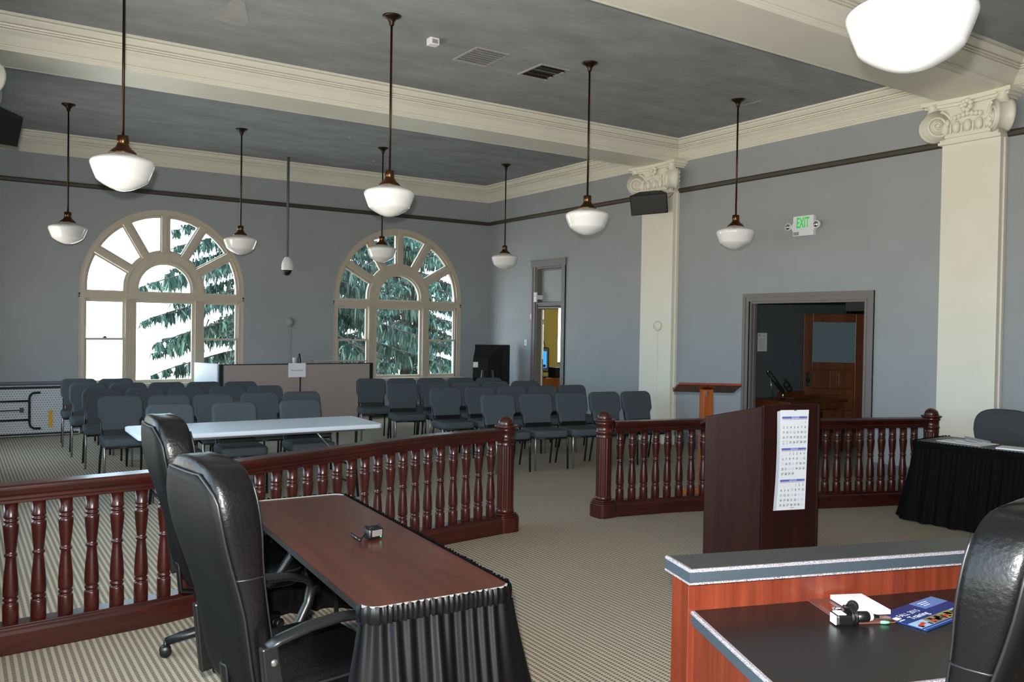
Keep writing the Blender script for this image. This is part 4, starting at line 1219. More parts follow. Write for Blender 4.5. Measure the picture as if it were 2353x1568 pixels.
panel('front_panel', B + (C_ - B).normalized() * .004, C_, 1.176, 1.186, .02)
D_ = C_ + bk * .38; E_ = A + bk * .12
panel('side_panel', C_ + Vector((.012, .01)), D_, 1.176, 1.09, .02)
mb = MB(); q = B + bk * .02; mb.tube([(q.x, q.y, .01), (q.x, q.y, 1.165)], .012, 8); mb.build('hinge_post', 'matte_black', t)
mb = MB()
pl = [(A + bk * .03, 1.055), (B + bk * .03, 1.14), (C_ + bk * .03 - Vector((.02, 0)), 1.15), (D_ - Vector((.02, 0)), 1.06), (E_, 1.03)]
mb.add([(p.x, p.y, z) for p, z in pl] + [(p.x, p.y, z - .02) for p, z in pl], [(0, 1, 2, 3, 4), (9, 8, 7, 6, 5)] + [(i, (i + 1) % 5, 5 + (i + 1) % 5, 5 + i) for i in range(5)])
mb.build('reading_board', 'lectern', t)
mb = MB()
A2 = A + (B - A).normalized() * .05 + bk * .03
pl = [A2, B + bk * .03, C_ + bk * .03 - Vector((.02, 0)), D_ - Vector((.03, .02)), A2 + bk * .08]
mb.prism([(p.x, p.y) for p in pl], .02, .05, 'Z'); mb.prism([(p.x, p.y) for p in pl], .55, .57, 'Z'); mb.build('shelf', 'lectern', t)
mb = MB(); p = D_ - Vector((.06, .06)); mb.tube([(p.x, p.y, 1.09), (p.x, p.y, 1.10), (p.x - .05, p.y - .03, 1.11)], .006, 6); mb.build('metal_clip', 'chrome', t)
# calendar
u = (C_ - B).normalized(); nf = Vector((u.y, -u.x))
if nf.y > 0: nf = -nf
cal = thing('wall_calendar', 'long white three-month calendar hung on the podium front', 'calendar', (0, 0, 0))
p0 = B + u * ((Vector((5.311, 4.28)) - B).dot(u)); p1 = B + u * ((Vector((5.575, 4.2)) - B).dot(u))
CW = .255; CH = .775; o0 = p0 + u * .012
def CP(a, z, off=0.004):
    # a: 0..1 across; z height from the bottom; leaves lean a touch to the left as they fall
    sk = -.018 * (1 - z / CH)
    bow = .014 * math.sin(PI * min(1, max(0, z / CH))) * (1 - a) ** 2
    q = o0 + u * (a * CW + sk) + nf * (off + bow)
    return (q.x, q.y, .365 + z)
def strip(mb, a0, a1, z0, z1, off, n=14, mi=0):
    vs = []; fs = []
    for j in range(n + 1):
        z = z0 + (z1 - z0) * j / n
        for i in range(5):
            vs.append(CP(a0 + (a1 - a0) * i / 4, z, off))
    for j in range(n):
        for i in range(4): fs.append((j * 5 + i, j * 5 + i + 1, (j + 1) * 5 + i + 1, (j + 1) * 5 + i))
    mb.add(vs, fs, mi)
mb = MB(); strip(mb, 0, 1, 0, CH, .012); mb.build('top_sheet', 'paper', cal, recalc=False)
mb = MB(); strip(mb, -.09, 1, -.004, CH - .01, .004); strip(mb, -.05, 1, -.002, CH - .006, .008); mb.build('under_sheets', 'paper_edge', cal, recalc=False)
mb = MB(); q = CP(.52, CH + .006, .012); mb.tube([(q[0] - .008, q[1], q[2] - .012), (q[0], q[1], q[2] + .008), (q[0] + .008, q[1], q[2] - .012)], .004, 6); mb.build('hanger', 'matte_black', cal)
months = [('AUGUST', 6, 31, {}, ()), ('SEPTEMBER', 2, 30, {}, (11, 13, 16, 22, 23)), ('OCTOBER', 4, 31, {}, (14, 16, 17, 23, 24, 31))]
MH = .232
blue = MB(); pale = MB(); pink = MB(); ink = MB(); faint = MB(); red = MB()
for k, (nm, wd, nd_, _, fa) in enumerate(months):
    top = CH - .05 - k * (MH + .012)
    strip(blue, .06, .95, top - .016, top, .0135, 2)
    strip(pale, .40, .66, top - .015, top - .001, .0142, 2)
    text_into(blue, nm, .013, lambda a, b, t_=top: CP(.53 + a / CW, t_ - .008 + b, .0150), sx=.8)
    text_into(pale, '2015', .012, lambda a, b, t_=top: CP(.90 + a / CW, t_ - .008 + b, .0150), sx=.8)
    strip(pink, .06, .95, top - .026, top - .018, .0135, 2)
    for i, wdn in enumerate(('SUN', 'MON', 'TUE', 'WED', 'THU', 'FRI', 'SAT')):
        text_into(red if i in (0, 6) else ink, wdn, .0075, lambda a, b, t_=top, i_=i: CP(.12 + i_ * .128 + a / CW, t_ - .022 + b, .0150))
    row = 0
    for dnum in range(1, nd_ + 1):
        c = (wd + dnum - 1) % 7; row = (wd + dnum - 1) // 7
        x = .12 + c * .128; z = top - .046 - row * .0385
        if nm == 'AUGUST' and dnum in (30, 31): z = top - .046 - 4 * .0385 - .010; row = 4
        dbl = nm == 'AUGUST' and dnum in (23, 24, 30, 31)
        if nm == 'AUGUST' and dnum in (23, 24): z += .008
        text_into(faint if dnum in fa else ink, str(dnum), .013 if dbl else .024, lambda a, b, x_=x, z_=z: CP(x_ + a / CW, z_ + b, .0145), sx=.85, bold=.012)
strip(red, .47, .60, .015, .019, .0142, 2)
blue.build('month_band', 'cal_blue', cal, recalc=False); pale.build('month_title', 'cal_pale', cal, recalc=False); pink.build('weekday_band', 'cal_pink', cal, recalc=False)
ink.build('dates', 'ink', cal, recalc=False); faint.build('faint_dates', 'ink_faint', cal, recalc=False); red.build('weekend_names', 'ink_red', cal, recalc=False)

# wooden post lectern beyond the rail
t = thing('post_lectern', 'orange pine post lectern with flat sloping board, beyond the railing', 'lectern', (6.72, 6.36, 0), R(0))
mb = MB(); mb.at(0, 0, 1.13, R(-38), R(-13)); mb.prism(rrect(-.33, .33, -.25, .25, .02), -.012, .012, 'Z'); mb.build('reading_board', 'pine_top', t, bevel=.004)
mb = MB(); mb.at(0, 0, 1.13, R(-38), R(-13)); mb.box(-.33, .33, .235, .25, .012, .035); mb.build('book_stop', 'pine_top', t)
MB().at(0, 0, 0, R(-20)).box(-.055, .055, -.055, .055, .05, 1.115).build('post', 'pine', t, bevel=.004)
mb = MB().at(0, 0, 0, R(-20)); mb.box(-.30, .30, -.05, .05, 0, .05); mb.box(-.05, .05, -.28, .28, 0, .05); mb.build('cross_foot', 'pine', t)
mb = MB().at(0, 0, 0, R(-20)); mb.box(-.03, -.005, -.062, -.055, 1.05, 1.10); mb.build('metal_bracket', 'chrome', t)

# ------------------------------------------------------------------ cherry table with black satin skirt
TX, TY, TR = 1.575, 3.735, R(-3.2)
t = thing('skirted_table', 'cherry-topped table with a black satin skirt in the foreground', 'table', (TX, TY, 0), TR)
HW, HL = .30, 1.005
MB().prism(rrect(-HW, HW, -HL, HL, .06), .712, .74, 'Z', sm=False).build('tabletop', 'cherry', t)
mb = MB(); mb.sweep([(-.003, .710), (.003, .710), (.003, .735), (-.003, .735)], rrect(-HW, HW, -HL, HL, .06), True); mb.build('edge_band', 'matte_black', t)

for sx in (.06, .24):
    for sy in (-.9, .9): MB().tube([(sx, sy, .71), (sx, sy, 0)], .014, 8).build('leg', 'chair_metal', t)
mb = MB(); mb.box(-.10, .27, -.95, .95, .69, .71); mb.build('under_frame', 'matte_black', t)
def skirt_path(pts, step=.006):
    P = [Vector(p) for p in pts]; out = []
    for a, b in zip(P, P[1:]):
        n = max(1, int((b - a).length / step))
        for k in range(n): out.append(a.lerp(b, k / n))
    out.append(P[-1]); return out
def skirt(parent, pts, ztop, seed, flare=.16, amp=.016, mat='satin', pleat=.10, band=True, step=.006):
    r = random.Random(seed)
    sp = skirt_path(pts, step); m = len(sp)
    nrm = []
    for i in range(m):
        dd = sp[min(i + 4, m - 1)] - sp[max(i - 4, 0)]; nrm.append(Vector((dd.y, -dd.x)).normalized())
    S = [0]
    for a, b in zip(sp, sp[1:]): S.append(S[-1] + (b - a).length)
    ph = [r.uniform(0, 6.28) for _ in range(8)]
    def fold(s, t):
        w = s / pleat * 2 * PI
        f = math.sin(w + 2.3 * math.sin(s * 6.1 + ph[0]) + 1.1 * math.sin(s * 15.7 + ph[5]) + .5 * t * math.sin(s * 5 + ph[1]))
        f2 = math.sin(w * 2.7 + ph[2] + 1.2 * math.sin(s * 11 + ph[3]))
        g = math.sin(w * .45 + ph[4])
        return (f * (.55 + .45 * g) * (.45 + .55 * t) + .35 * f2 * (1 - t) ** 1.5 + .25 * g * t)
    rows = 30
    def fn(a, b):
        i = min(m - 1, int(round(a * (m - 1)))); t = b
        s = S[i]
        base = .012 + flare * t ** 1.15
        off = base + amp * (1 + 1.4 * t) * fold(s, t)
        p = sp[i] + nrm[i] * off
        return (p.x, p.y, (ztop - .055) * (1 - t) + .012 * t)
    mb = MB(); mb.grid(fn, m, rows)
    mb.build('skirt', mat, parent, recalc=False)
    def fb(a, b):
        i = min(m - 1, int(round(a * (m - 1)))); s = S[i]
        rf = .006 * math.sin(s / .022 * 2 * PI + 2 * math.sin(s * 23 + ph[5])) + .003 * math.sin(s / .009 * 2 * PI + ph[6])
        off = .013 + rf * (.6 + .8 * abs(b - .5)) + .006 * math.sin(PI * b)
        p = sp[i] + nrm[i] * off
        z = ztop + .004 - .064 * b + (.004 * math.sin(s / .03 * 6.28 + ph[7]) if b < .01 else 0)
        return (p.x, p.y, z)
    mb = MB(); mb.grid(fb, m, 9); mb.build('ruffled_band', mat, parent, recalc=False)
# skirt runs from the near left corner round the near end, along the right side, round the far end
q = .06
def arc(cx, cy, a0, a1, r=.06, n=7): return [(cx + r * math.cos(R(a0 + (a1 - a0) * i / (n - 1))), cy + r * math.sin(R(a0 + (a1 - a0) * i / (n - 1)))) for i in range(n)]
path = arc(-HW + q, -HL + q, 185, 270) + arc(HW - q, -HL + q, 270, 360) + arc(HW - q, HL - q, 0, 90) + arc(-HW + q, HL - q, 90, 170)
mb = MB()
for pth in (arc(-HW + q, -HL + q, 185, 270) + arc(HW - q, -HL + q, 270, 330), arc(HW - q, HL - q, 20, 90) + arc(-HW + q, HL - q, 90, 170)):
    mb.sweep([(-.004, .736), (.006, .736), (.006, .742), (.002, .7445), (-.004, .743)], pth)
mb.build('edge_trim', 'vent_grey', t)
skirt(t, path, .742, 4, flare=.15, amp=.020, pleat=.135)

# microphone transmitter on the cherry table
t = thing('microphone_pack', 'black wireless microphone pack lying on the cherry table', 'microphone', (1.655, 3.655, .744), R(10))
MB().prism(rrect(-.045, .045, -.028, .028, .02), 0, .05, 'Z', sm=True).build('pack_body', 'black_plastic', t, bevel=.01)
mb = MB(); mb.box(-.025, .03, -.032, -.026, .012, .042); mb.build('front_plate', 'door_trim', t, bevel=.003)
mb = MB(); mb.ball(.02, -.033, .010, .0035, 8); mb.build('indicator_light', 'led_green', t)
mb = MB()
pts = [(.03 * math.cos(a) * 1.4, .008 + .024 * math.sin(a), .052 + .006 * math.sin(3 * a)) for a in [i * 2 * PI / 40 for i in range(80)]]
mb.tube(pts, .003, 6); mb.tube([(-.04, 0, .03), (-.07, -.01, .012), (-.10, .0, .012), (-.115, .015, .03)], .0035, 6); mb.build('cord', 'black_plastic', t)
mb = MB(); mb.tube([(-.115, .018, .034), (-.095, -.02, .012)], .008, 8); mb.tube([(-.095, -.02, .012), (-.088, -.03, .008)], .010, 8); mb.build('clip_microphone', 'black_plastic', t)

# ------------------------------------------------------------------ right-hand skirted table
t = thing('skirted_table', 'black-skirted table at the right edge with papers on it', 'table', (7.93, 3.55, 0), R(4))
HW2, HL2 = .33, .98
MB().prism(rrect(-HW2, HW2, -HL2, HL2, .04), .712, .74, 'Z').build('tabletop', 'ledge_top', t)
for sx in (-.25, .25):
    for sy in (-.85, .85): MB().tube([(sx, sy, .71), (sx, sy, 0)], .014, 8).build('leg', 'chair_metal', t)
q = .04
path = arc(HW2 - q, HL2 - q, 10, 90, q) + arc(-HW2 + q, HL2 - q, 90, 180, q) + arc(-HW2 + q, -HL2 + q, 180, 270, q) + arc(HW2 - q, -HL2 + q, 270, 350, q)
skirt(t, path, .742, 9, flare=.13, amp=.014, mat='satin_matte', pleat=.12, step=.01)
def sheets(name, label, x, y, z, pieces, rz, cat='papers'):
    t = thing(name, label, cat, (x, y, z), R(rz))
    for (dx, dy, sx, sy, z0, z1, a, mat) in pieces:
        mb = MB(); mb.at(dx, dy, 0, R(a)); mb.box(-sx / 2, sx / 2, -sy / 2, sy / 2, z0, z1); mb.build('sheet', mat, t)
    return t
sheets('loose_papers', 'loose white papers spread on the right skirted table', 7.90, 4.16, .742, [(-.05, 0, .30, .42, 0, .004, 8, 'paper'), (.02, .04, .22, .30, .006, .009, 25, 'paper_grey'), (-.02, -.06, .21, .28, .010, .013, -18, 'paper')], -10)
o = MB().at(7.98, 4.14, .757, R(30), R(9)).box(-.15, .15, -.11, .11, 0, .003).build('open_brochure', 'paper_edge'); tag(o, 'half-open pale brochure on top of the loose papers', 'brochure')
sheets('notepad', 'small white notepad at the right end of the skirted table', 7.80, 3.72, .742, [(0, 0, .20, .26, 0, .012, 0, 'paper')], 12, 'notepad')
t = thing('eyeglass_case', 'small black and white object beside the notepad', 'case', (7.84, 3.55, .742), R(50))
MB().prism(rrect(-.07, .07, -.03, .03, .02), 0, .03, 'Z').build('case_body', 'black_plastic', t, bevel=.006)
MB().box(-.075, -.02, -.032, .0, .004, .032).build('white_end', 'white_plastic', t, bevel=.004)

# grey office chair behind it
t = thing('office_chair', 'charcoal fabric office chair with rounded back behind the right table', 'chair', (8.36, 4.17, 0), R(-80))
o_ = []
for i in range(40):
    a = 2 * PI * i / 40; ca, sa = math.cos(a), math.sin(a)
    x = .27 * (abs(ca) ** .62) * (1 if ca >= 0 else -1); z = .80 + .215 * (abs(sa) ** .62) * (1 if sa >= 0 else -1)
    o_.append((x * (1 - .12 * max(0, (.80 - z) / .21)), z))
mb = MB(); mb.prism(o_, -.03, .045, 'Y', sm=True); mb.v = [(x, y + .24 + (z - .6) * .12 - .5 * x * x, z) for x, y, z in mb.v]
mb.build('backrest', 'office_fabric', t, bevel=.028, seg=4)
MB().prism(rrect(-.25, .25, -.27, .21, .09), .42, .50, 'Z', sm=True).build('seat', 'office_fabric', t, bevel=.03, seg=3)
MB().tube([(0, .05, .42), (0, .24, .44), (0, .285, .60), (0, .285, .7)], .022, 8, flat=.5).build('back_support', 'black_plastic', t)
MB().lathe([(.03, .10), (.03, .42)], 14).build('gas_column', 'black_metal', t)
for k in range(5):
    a = k * 2 * PI / 5 + .3
    o = MB().tube([(0, 0, .11), (.17 * math.cos(a), .17 * math.sin(a), .10), (.29 * math.cos(a), .29 * math.sin(a), .075)], [.03, .025, .018], 8).build('base_leg', 'black_plastic', t)
    c = MB(); c.at(.29 * math.cos(a), .29 * math.sin(a), .03, a, R(90)); c.lathe([(.0, -.022), (.028, -.022), (.03, 0), (.028, .022), (0, .022)], 16); c.build('caster', 'black_plastic', o)

# ------------------------------------------------------------------ black leather executive chairs
def exec_chair(label, loc, rz, base_rot=0.0, arm=0.0):
    # local +X is forward
    t = thing('executive_chair', label, 'chair', loc, rz, 'black leather executive chairs')
    #       z     fwd   halfwidth thick
    SEC = [(.40, -.205, .190, .07), (.44, -.210, .205, .10), (.52, -.225, .215, .115), (.62, -.240, .220, .118), (.72, -.258, .224, .115), (.82, -.285, .228, .122), (.92, -.312, .233, .140),
           (1.00, -.330, .238, .158), (1.08, -.344, .240, .166), (1.14, -.352, .230, .166), (1.19, -.358, .212, .160), (1.225, -.363, .188, .150), (1.248, -.368, .158, .132), (1.262, -.372, .120, .10)]
    def interp(z):
        for a, b in zip(SEC, SEC[1:]):
            if z <= b[0]:
                k = (z - a[0]) / (b[0] - a[0]); return [a[i] + (b[i] - a[i]) * k for i in range(4)]
        return list(SEC[-1])
    n = 36
    def sect(s, grow=0):
        z, f, w, th = s
        out = []
        for i in range(n):
            a = 2 * PI * i / n; ca, sa = math.cos(a), math.sin(a)
            x = (th / 2 + grow) * (abs(ca) ** .5) * (1 if ca >= 0 else -1); y = (w + grow) * (abs(sa) ** .42) * (1 if sa >= 0 else -1)
            wing = .035 * (abs(y) / w) ** 3 * min(1, max(0, (z - .7) / .3)) * (1 if ca > 0 else .25)
            crown = .02 * math.cos(min(1.5, abs(y) / w * 1.3)) * max(0, (z - 1.2) / .06)
            out.append((f + x + wing, y, z + crown))
        return out
    mb = MB(); vs = []; fs = []
    for s in SEC: vs += sect(s)
    for j in range(len(SEC) - 1):
        for i in range(n): fs.append((j * n + i, j * n + (i + 1) % n, (j + 1) * n + (i + 1) % n, (j + 1) * n + i))
    fs += [tuple(range(n)), tuple((len(SEC) - 1) * n + i for i in range(n))]
    mb.add(vs, fs, 0, True); mb.build('backrest', 'leather', t, subsurf=1)
    # flat rear panel with piping round it
    zs = [.42 + (1.225 - .42) * j / 26 for j in range(27)]
    def rear(v, z, off):
        s = interp(z); w = s[2] * (.955 if z < 1.12 else .955 - .22 * ((z - 1.12) / .105) ** 2.5)
        y = v * w; k = min(.999, abs(y) / s[2])
        x = s[1] - s[3] / 2 * (1 - k ** 4.76) ** .25 - off + .25 * .035 * k ** 3 * min(1, max(0, (z - .7) / .3))
        return (x, y, z)
    mb = MB(); mb.grid(lambda a, b: rear(a * 2 - 1, zs[min(26, int(round(b * 26)))], .006), 13, 27)
    bk_ = mb.build('rear_panel', 'leather_back', t)
    md = bk_.modifiers.new('thick', 'SOLIDIFY'); md.thickness = .01; md.offset = 0
    loop = [rear(-1, z, .006) for z in zs] + [rear(-1 + 2 * k / 8, zs[-1], .006) for k in range(1, 8)] + [rear(1, z, .006) for z in reversed(zs)]
    MB().tube(loop, .0055, 6).build('piping', 'piping', t)
    # seam piping along each side's front edge and a cross seam on the bolster
    for sg in (-1, 1):
        L = []
        for j in range(24):
            z = .46 + (1.20 - .46) * j / 23; p = sect(interp(z))[5 if sg > 0 else n - 5]
            L.append((p[0] + .001, p[1] + sg * .001, p[2]))
        MB().tube(L, .005, 6).build('piping', 'piping', t)
        Q = sect(interp(.86), .001)
        MB().tube([Q[k if sg > 0 else (n - k) % n] for k in (5, 7, 9, 11, 13)], .004, 6).build('piping', 'piping', t)
    # seat
    P = rrect(-.24, .30, -.275, .275, .09)
    mb = MB(); mb.prism(P, .36, .49, 'Z', sm=True); mb.build('seat', 'leather', t, bevel=.045, seg=4)
    mb = MB(); mb.tube([(p[0], p[1], .452) for p in rrect(-.245, .306, -.281, .281, .09)], .006, 6, closed=True); mb.build('seat_piping', 'piping', t)
    # arms: closed loops of black plastic with bolts
    for sg in (-1, 1):
        y = sg * .30
        mb = MB()
        # padded top
        top = [(-.26, .655), (-.22, .672), (-.10, .695), (.02, .702), (.12, .692), (.20, .665), (.235, .625)]
        mb.tube([(a, y, b - arm) for a, b in top], [.026, .032, .033, .032, .030, .027, .022], 12, flat=.55)
        # front post sweeping back to the seat
        mb.tube([(.235, y, .635 - arm), (.215, y, .56 - arm), (.17, y * .97, .47), (.10, y * .93, .385)], [.024, .022, .022, .024], 10)
        a = mb.build('arm', 'black_plastic', t)
        mb = MB(); mb.prism([(-.285, .66 - arm), (-.225, .665 - arm), (-.175, .37), (-.255, .36)], y - .018 * sg, y + .018 * sg, 'Y'); mb.build('arm_bracket', 'black_plastic', a, bevel=.008)
        mb = MB()
        for z in (.585, .44):
            mb.at(-.24 + (.585 - z) * .25, y + .018 * sg, z, 0, R(90) * (-sg)); mb.lathe([(.014, 0), (.014, .003), (.009, .007), (0, .008)], 14)
        mb.build('bolt', 'steel', a)
    mb = MB(); mb.box(-.20, .14, -.10, .10, .31, .36); mb.tube([(-.18, 0, .33), (-.27, 0, .35), (-.285, 0, .50)], .03, 8, flat=.4); mb.build('tilt_mechanism', 'black_metal', t, bevel=.006)
    MB().lathe([(.038, .12), (.038, .22), (.026, .22), (.026, .33)], 16).build('gas_column', 'black_plastic', t)
    for k in range(5):
        a = k * 2 * PI / 5 + base_rot
        ca, sa = math.cos(a), math.sin(a)
        o = MB().tube([(.0, .0, .125), (.10 * ca, .10 * sa, .125), (.22 * ca, .22 * sa, .105), (.335 * ca, .335 * sa, .078)], [.05, .042, .034, .026], 10, flat=.75).build('base_leg', 'black_plastic', t)
        c = MB()
        for e in (-.017, .017):
            c.at(.335 * ca - sa * e, .335 * sa + ca * e, .03, a, R(90)); c.lathe([(0, -.011), (.026, -.011), (.03, -.006), (.03, .006), (.026, .011), (0, .011)], 18)
        c.T = Matrix.Identity(4); c.tube([(.335 * ca, .335 * sa, .03), (.335 * ca, .335 * sa, .085)], .010, 8)
        c.build('caster', 'black_plastic', o)
    return t
exec_chair('black leather executive chair nearest the camera at the cherry table, piped rear panel showing', (1.115, 3.18, 0), R(8), R(10), .02)
exec_chair('black leather executive chair further along the cherry table, half hidden by the nearer one', (1.26, 4.58, 0), R(0), R(172), .02)
ex3 = exec_chair('black leather executive chair cut off at the bottom right, pushed to the charcoal desk', (2.395, 1.47, 0), R(98), R(20), .05)
ex3.scale = (1.02, 1.02, 1.02)

# ------------------------------------------------------------------ charcoal desk with raised ledge
u = Vector((.9525, -.3045)); v = Vector((-.3045, -.9525))    # along the ledge; toward the chair
O = Vector((2.173, 2.108))
t = thing('reception_desk', 'cherry desk with charcoal top and raised speckle-edged ledge', 'desk', (O.x, O.y, 0), math.atan2(u.y, u.x))
# local: x along ledge, -y toward the chair (local y = -v)
DLEN = 2.6
mb = MB()
top = [(0, 0), (DLEN, 0), (DLEN, -.705), (-.085, -.705)]
mb.prism(top, .715, .758, 'Z'); mb.build('desktop', 'laminate', t)
def edge_band(nm, pts, z0, z1, band_mat, spz, out=.004, sp=.012):
    # slate band with speckled strips along its upper and lower arris
    mb = MB(); mb.sweep([(-.002, z0), (out, z0), (out, z1), (-.002, z1)], pts); o = mb.build(nm, band_mat, t)
    mb = MB(); mb.sweep([(-.010, z1 - .002), (out + .001, z1 - .006), (out + .001, z1 + .0), (out - .003, z1 + .004), (-.010, z1 + .003)], pts)
    if spz: mb.sweep([(out, z0 - .003), (out + .002, z0 - .003), (out + .002, z0 + .004), (out, z0 + .004)], pts)
    mb.build('speckled_strip', 'speckle', o)
edge_band('edge_band', [(DLEN, -.705), (-.085, -.705), (0.0, .0)], .715, .757, 'ledge_band', False)
# riser and ledge
mb = MB(); mb.box(.012, DLEN, .0, .10, .0, .88); mb.build('riser_panel', 'desk_wood', t)
mb = MB(); mb.box(-.018, .012, -.01, .115, .0, .88); mb.build('end_post', 'desk_wood', t, bevel=.003)
mb = MB(); mb.prism([(-.035, -.055), (DLEN, -.055), (DLEN, .13), (-.035, .13)], .88, .92, 'Z'); mb.build('ledge', 'ledge_top', t)
edge_band('ledge_band', [(DLEN, -.055), (-.035, -.055), (-.035, .13)][::1], .872, .918, 'ledge_band', True)
# end panel under the desk's left edge and the modesty panel
mb = MB(); mb.prism([(.008, .0), (.035, .0), (-.050, -.68), (-.077, -.68)], 0, .715, 'Z'); mb.build('end_panel', 'desk_wood', t)
mb = MB(); mb.box(1.9, 1.93, -.68, 0, 0, .715); mb.build('inner_panel', 'desk_wood', t)
mb = MB(); p = (-.047, -.39); mb.ball(p[0] - .022, p[1], .665, .008, 8); mb.build('screw_cap', 'chrome', t)

# items on the desk
Z = .7595
t = thing('clipboard', 'brown clipboard under the white notepad on the charcoal desk', 'clipboard', (2.660, 1.812, Z), R(-26))
MB().prism(rrect(-.10, .10, -.13, .13, .012), 0, .004, 'Z').build('board', 'brown_board', t)
mb = MB(); mb.box(-.085, -.045, -.02, .06, .004, .010); mb.tube([(-.065, .02, .008), (-.05, -.03, .02)], .005, 6); mb.build('clip', 'chrome', t)
t = thing('notepad', 'thick white notepad on the clipboard', 'notepad', (2.716, 1.812, Z + .0045), R(-24.5))
MB().prism([(-.062, -.09), (.062, -.09), (.062, .09), (-.062, .09)], .003, .018, 'Z').build('pages', 'paper', t)
MB().prism([(-.064, -.092), (.064, -.092), (.064, .092), (-.064, .092)], 0, .003, 'Z').build('backing_card', 'ink', t)
t = thing('microphone_pack', 'black microphone pack with coiled cord and white label on the charcoal desk', 'microphone', (2.535, 1.735, Z), R(-28))
MB().box(-.05, .03, -.026, .026, .0, .038).build('pack_body', 'black_plastic', t, bevel=.008)
mb = MB(); mb.box(-.053, -.049, -.020, .020, .004, .034); mb.box(-.045, -.015, -.020, .020, .037, .0395); mb.build('white_label', 'paper', t)
mb = MB(); mb.at(.0, 0, .024, 0, 0, R(90)); mb.lathe([(.018, .02), (.018, .07), (.014, .075), (.010, .085), (.005, .11), (0, .112)], 14); mb.build('plug', 'black_plastic', t)
mb = MB(); mb.at(.0, 0, .024, 0, 0, R(90)); mb.lathe([(.0145, .074), (.0145, .086)], 14); mb.build('pink_collar', 'cal_pink', t)
mb = MB()
pts = []
for i in range(120):
    a = i / 120 * 2 * PI * 5
    pts.append((.012 + .016 * math.sin(i * .31) * .5 + .006 * math.cos(a), .040 * math.cos(a), .030 + .034 * math.sin(a)))
mb.tube([(p[0], p[1], max(.004, p[2])) for p in pts], .003, 6)
mb.tube([(.03, .03, .03), (.08, .045, .012), (.14, .03, .006), (.165, .0, .006)], .0028, 6)
mb.build('cord', 'black_plastic', t)
mb = MB(); mb.ball(.04, .045, .045, .02, 14); mb.tube([(.035, .04, .04), (.0, .03, .05)], .006, 8); mb.build('clip_microphone', 'matte_black', t)
t = thing('pen_cap', 'small mint green cap on the charcoal desk beside the microphone', 'cap', (2.645, 1.668, Z + .0055), R(-30))
mb = MB(); mb.at(0, 0, 0, 0, 0, R(90)); mb.lathe([(.005, -.014), (.0055, .0), (.005, .014)], 12); mb.build('cap_body', 'mint', t)
# brochure
bp = Vector((2.700, 1.725)); bq = Vector((2.698, 1.552)); br_ = Vector((3.069, 1.737))
e1 = Vector((br_.x - bp.x, br_.y - bp.y)); 
t = thing('training_brochure', 'blue fall training brochure lying on the charcoal desk', 'brochure', (2.702, 1.552, Z), R(2.5))
BW, BH = .37, .18
def BR(mb, x0, x1, y0, y1, z, mi=0): mb.box(x0, x1, y0, y1, 0, z, mi)
# local x along title baseline, y up the page
mb = MB(); BR(mb, 0, BW, 0, BH, .003); mb.build('cover', 'navy', t)
mb = MB(); BR(mb, .215, BW, .118, BH, .0034); BR(mb, .0, BW, .008, .012, .0034); mb.build('pale_corner', 'pale_blue', t)
for i, mt in enumerate(('photo_sky', 'photo_ground', 'photo_olive', 'photo_sky')):
    mb = MB(); BR(mb, .004 + i * .092, .092 + i * .092, .020, .068, .0034); mb.build('picture', mt, t)
mb = MB(); r = random.Random(2)
for i in range(26):
    x = .01 + r.random() * .30; mb.cbox(x, .030 + r.random() * .022, .0036, .014, .018, .0006)
mb.build('picture_figures', 'photo_dark', t)
mb = MB()
for x, y in ((.035, .038), (.055, .043), (.115, .038), (.205, .040)): mb.cbox(x, y, .0038, .022, .014, .0008)
mb.build('picture_accents', 'photo_red', t)
mb = MB()
text_into(mb, 'FALL 2015', .030, lambda a, b: (.045 + a, .125 + b, .0036), 'LEFT')
text_into(mb, 'Training', .034, lambda a, b: (.065 + a, .093 + b, .0036), 'LEFT', bold=.015)
for k in range(3): mb.box(.24, .30 - .01 * k, .160 - .012 * k, .163 - .012 * k, .0034, .0038)
mb.cbox(.022, .118, .0036, .028, .020, .0006); mb.cbox(.022, .098, .0036, .03, .004, .0006)
mb.build('lettering', 'paper', t)

# ------------------------------------------------------------------ light: sky through the windows, the camera's flash
wld = bpy.data.worlds.new('sky'); scene.world = wld; wld.use_nodes = True
nt = wld.node_tree; N, L = nt.nodes, nt.links
bg = N['Background']
tc = N.new('ShaderNodeTexCoord'); sp = N.new('ShaderNodeSeparateXYZ'); L.new(tc.outputs['Generated'], sp.inputs[0])
mz = N.new('ShaderNodeMapRange'); mz.inputs['From Min'].default_value = -1; L.new(sp.outputs['Z'], mz.inputs['Value'])
rp = N.new('ShaderNodeValToRGB'); L.new(mz.outputs[0], rp.inputs['Fac'])
rp.color_ramp.elements[0].position = 0.47; rp.color_ramp.elements[0].color = (1.0, .88, .74, 1)
rp.color_ramp.elements[1].position = 0.8; rp.color_ramp.elements[1].color = (.66, .84, 1.0, 1)
e = rp.color_ramp.elements.new(.505); e.color = (.74, .88, 1.0, 1)
e = rp.color_ramp.elements.new(.56); e.color = (.58, .80, 1.0, 1)
L.new(rp.outputs['Color'], bg.inputs['Color']); bg.inputs['Strength'].default_value = 4.6
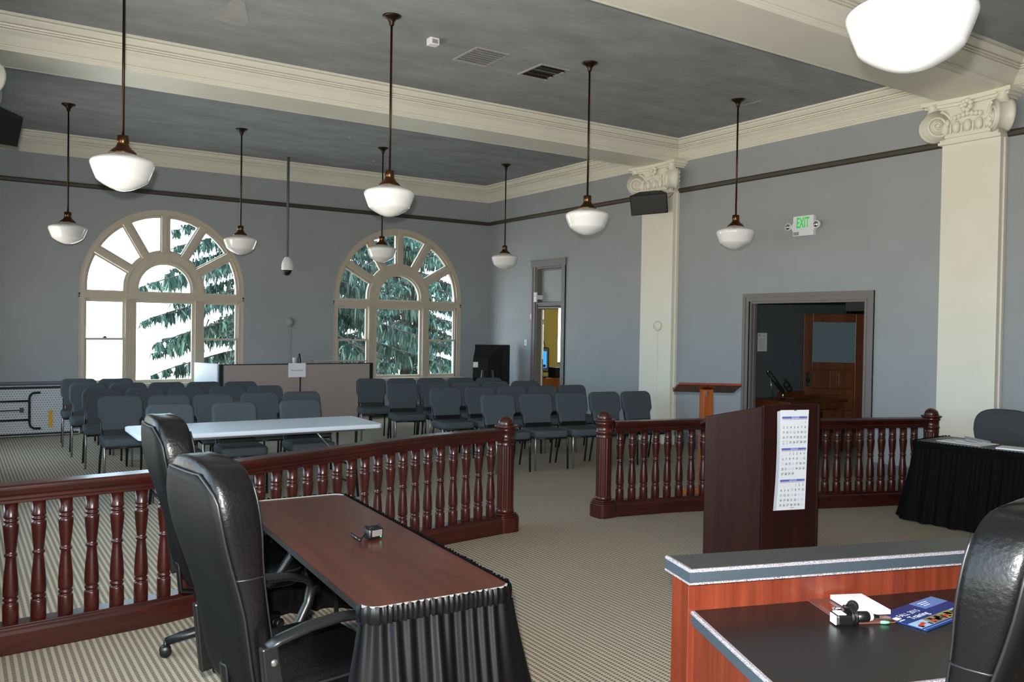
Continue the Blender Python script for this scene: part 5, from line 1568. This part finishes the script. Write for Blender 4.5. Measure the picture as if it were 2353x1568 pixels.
def portal(loc, rot, sx, sy, nm):
    la = bpy.data.lights.new(nm, 'AREA'); la.shape = 'RECTANGLE'; la.size = sx; la.size_y = sy
    la.cycles.is_portal = True
    o = bpy.data.objects.new(nm, la); COL.objects.link(o); o.location = loc; o.rotation_euler = rot
for (cx, hw, rs) in (WL, WR):
    portal((cx, YB + TH + .01, (WIN_SILL + WIN_SPR + rs) / 2), (R(-90), 0, 0), hw * 2, WIN_SPR + rs - WIN_SILL, 'window_light')
for c, h in LW:
    portal((XL - TH - .01, c, (WIN_SILL + WIN_SPR + h) / 2), (R(90), 0, R(-90)), h * 2, WIN_SPR + h - WIN_SILL, 'window_light')
portal((11.63, YB + TH + .01, 1.88), (R(-90), 0, 0), 1.44, 1.85, 'window_light')
fl = bpy.data.lights.new('camera_flash', 'AREA'); fl.shape = 'DISK'; fl.size = .06; fl.energy = 115; fl.color = (1, .97, .92); fl.spread = R(150)
fo = bpy.data.objects.new('camera_flash', fl); COL.objects.link(fo)

# ------------------------------------------------------------------ camera
cam = bpy.data.cameras.new('camera'); co = bpy.data.objects.new('camera', cam); COL.objects.link(co)
scene.camera = co
cam.sensor_width = 36; cam.lens = 36 * 1937.44 / 2353; cam.clip_start = .02; cam.clip_end = 300
r_ = Vector((0.83363, -0.55208, 0.01611)); u_ = Vector((-0.00411, 0.02296, 0.99973)); f_ = Vector((0.5523, 0.83347, -0.01687))
mw = Matrix((( r_.x, u_.x, -f_.x, 0), (r_.y, u_.y, -f_.y, 0), (r_.z, u_.z, -f_.z, 1.75), (0, 0, 0, 1)))
co.matrix_world = mw
fo.matrix_world = Matrix.Translation(u_ * .12 - r_ * .04) @ mw

scene.view_settings.view_transform = 'Standard'
scene.view_settings.look = 'None'
scene.view_settings.gamma = 1.0
scene.view_settings.use_curve_mapping = False
scene.view_settings.exposure = 1.3
scene.cycles.max_bounces = 10
scene.cycles.diffuse_bounces = 6
scene.cycles.use_denoising = True
scene.cycles.sample_clamp_indirect = 6
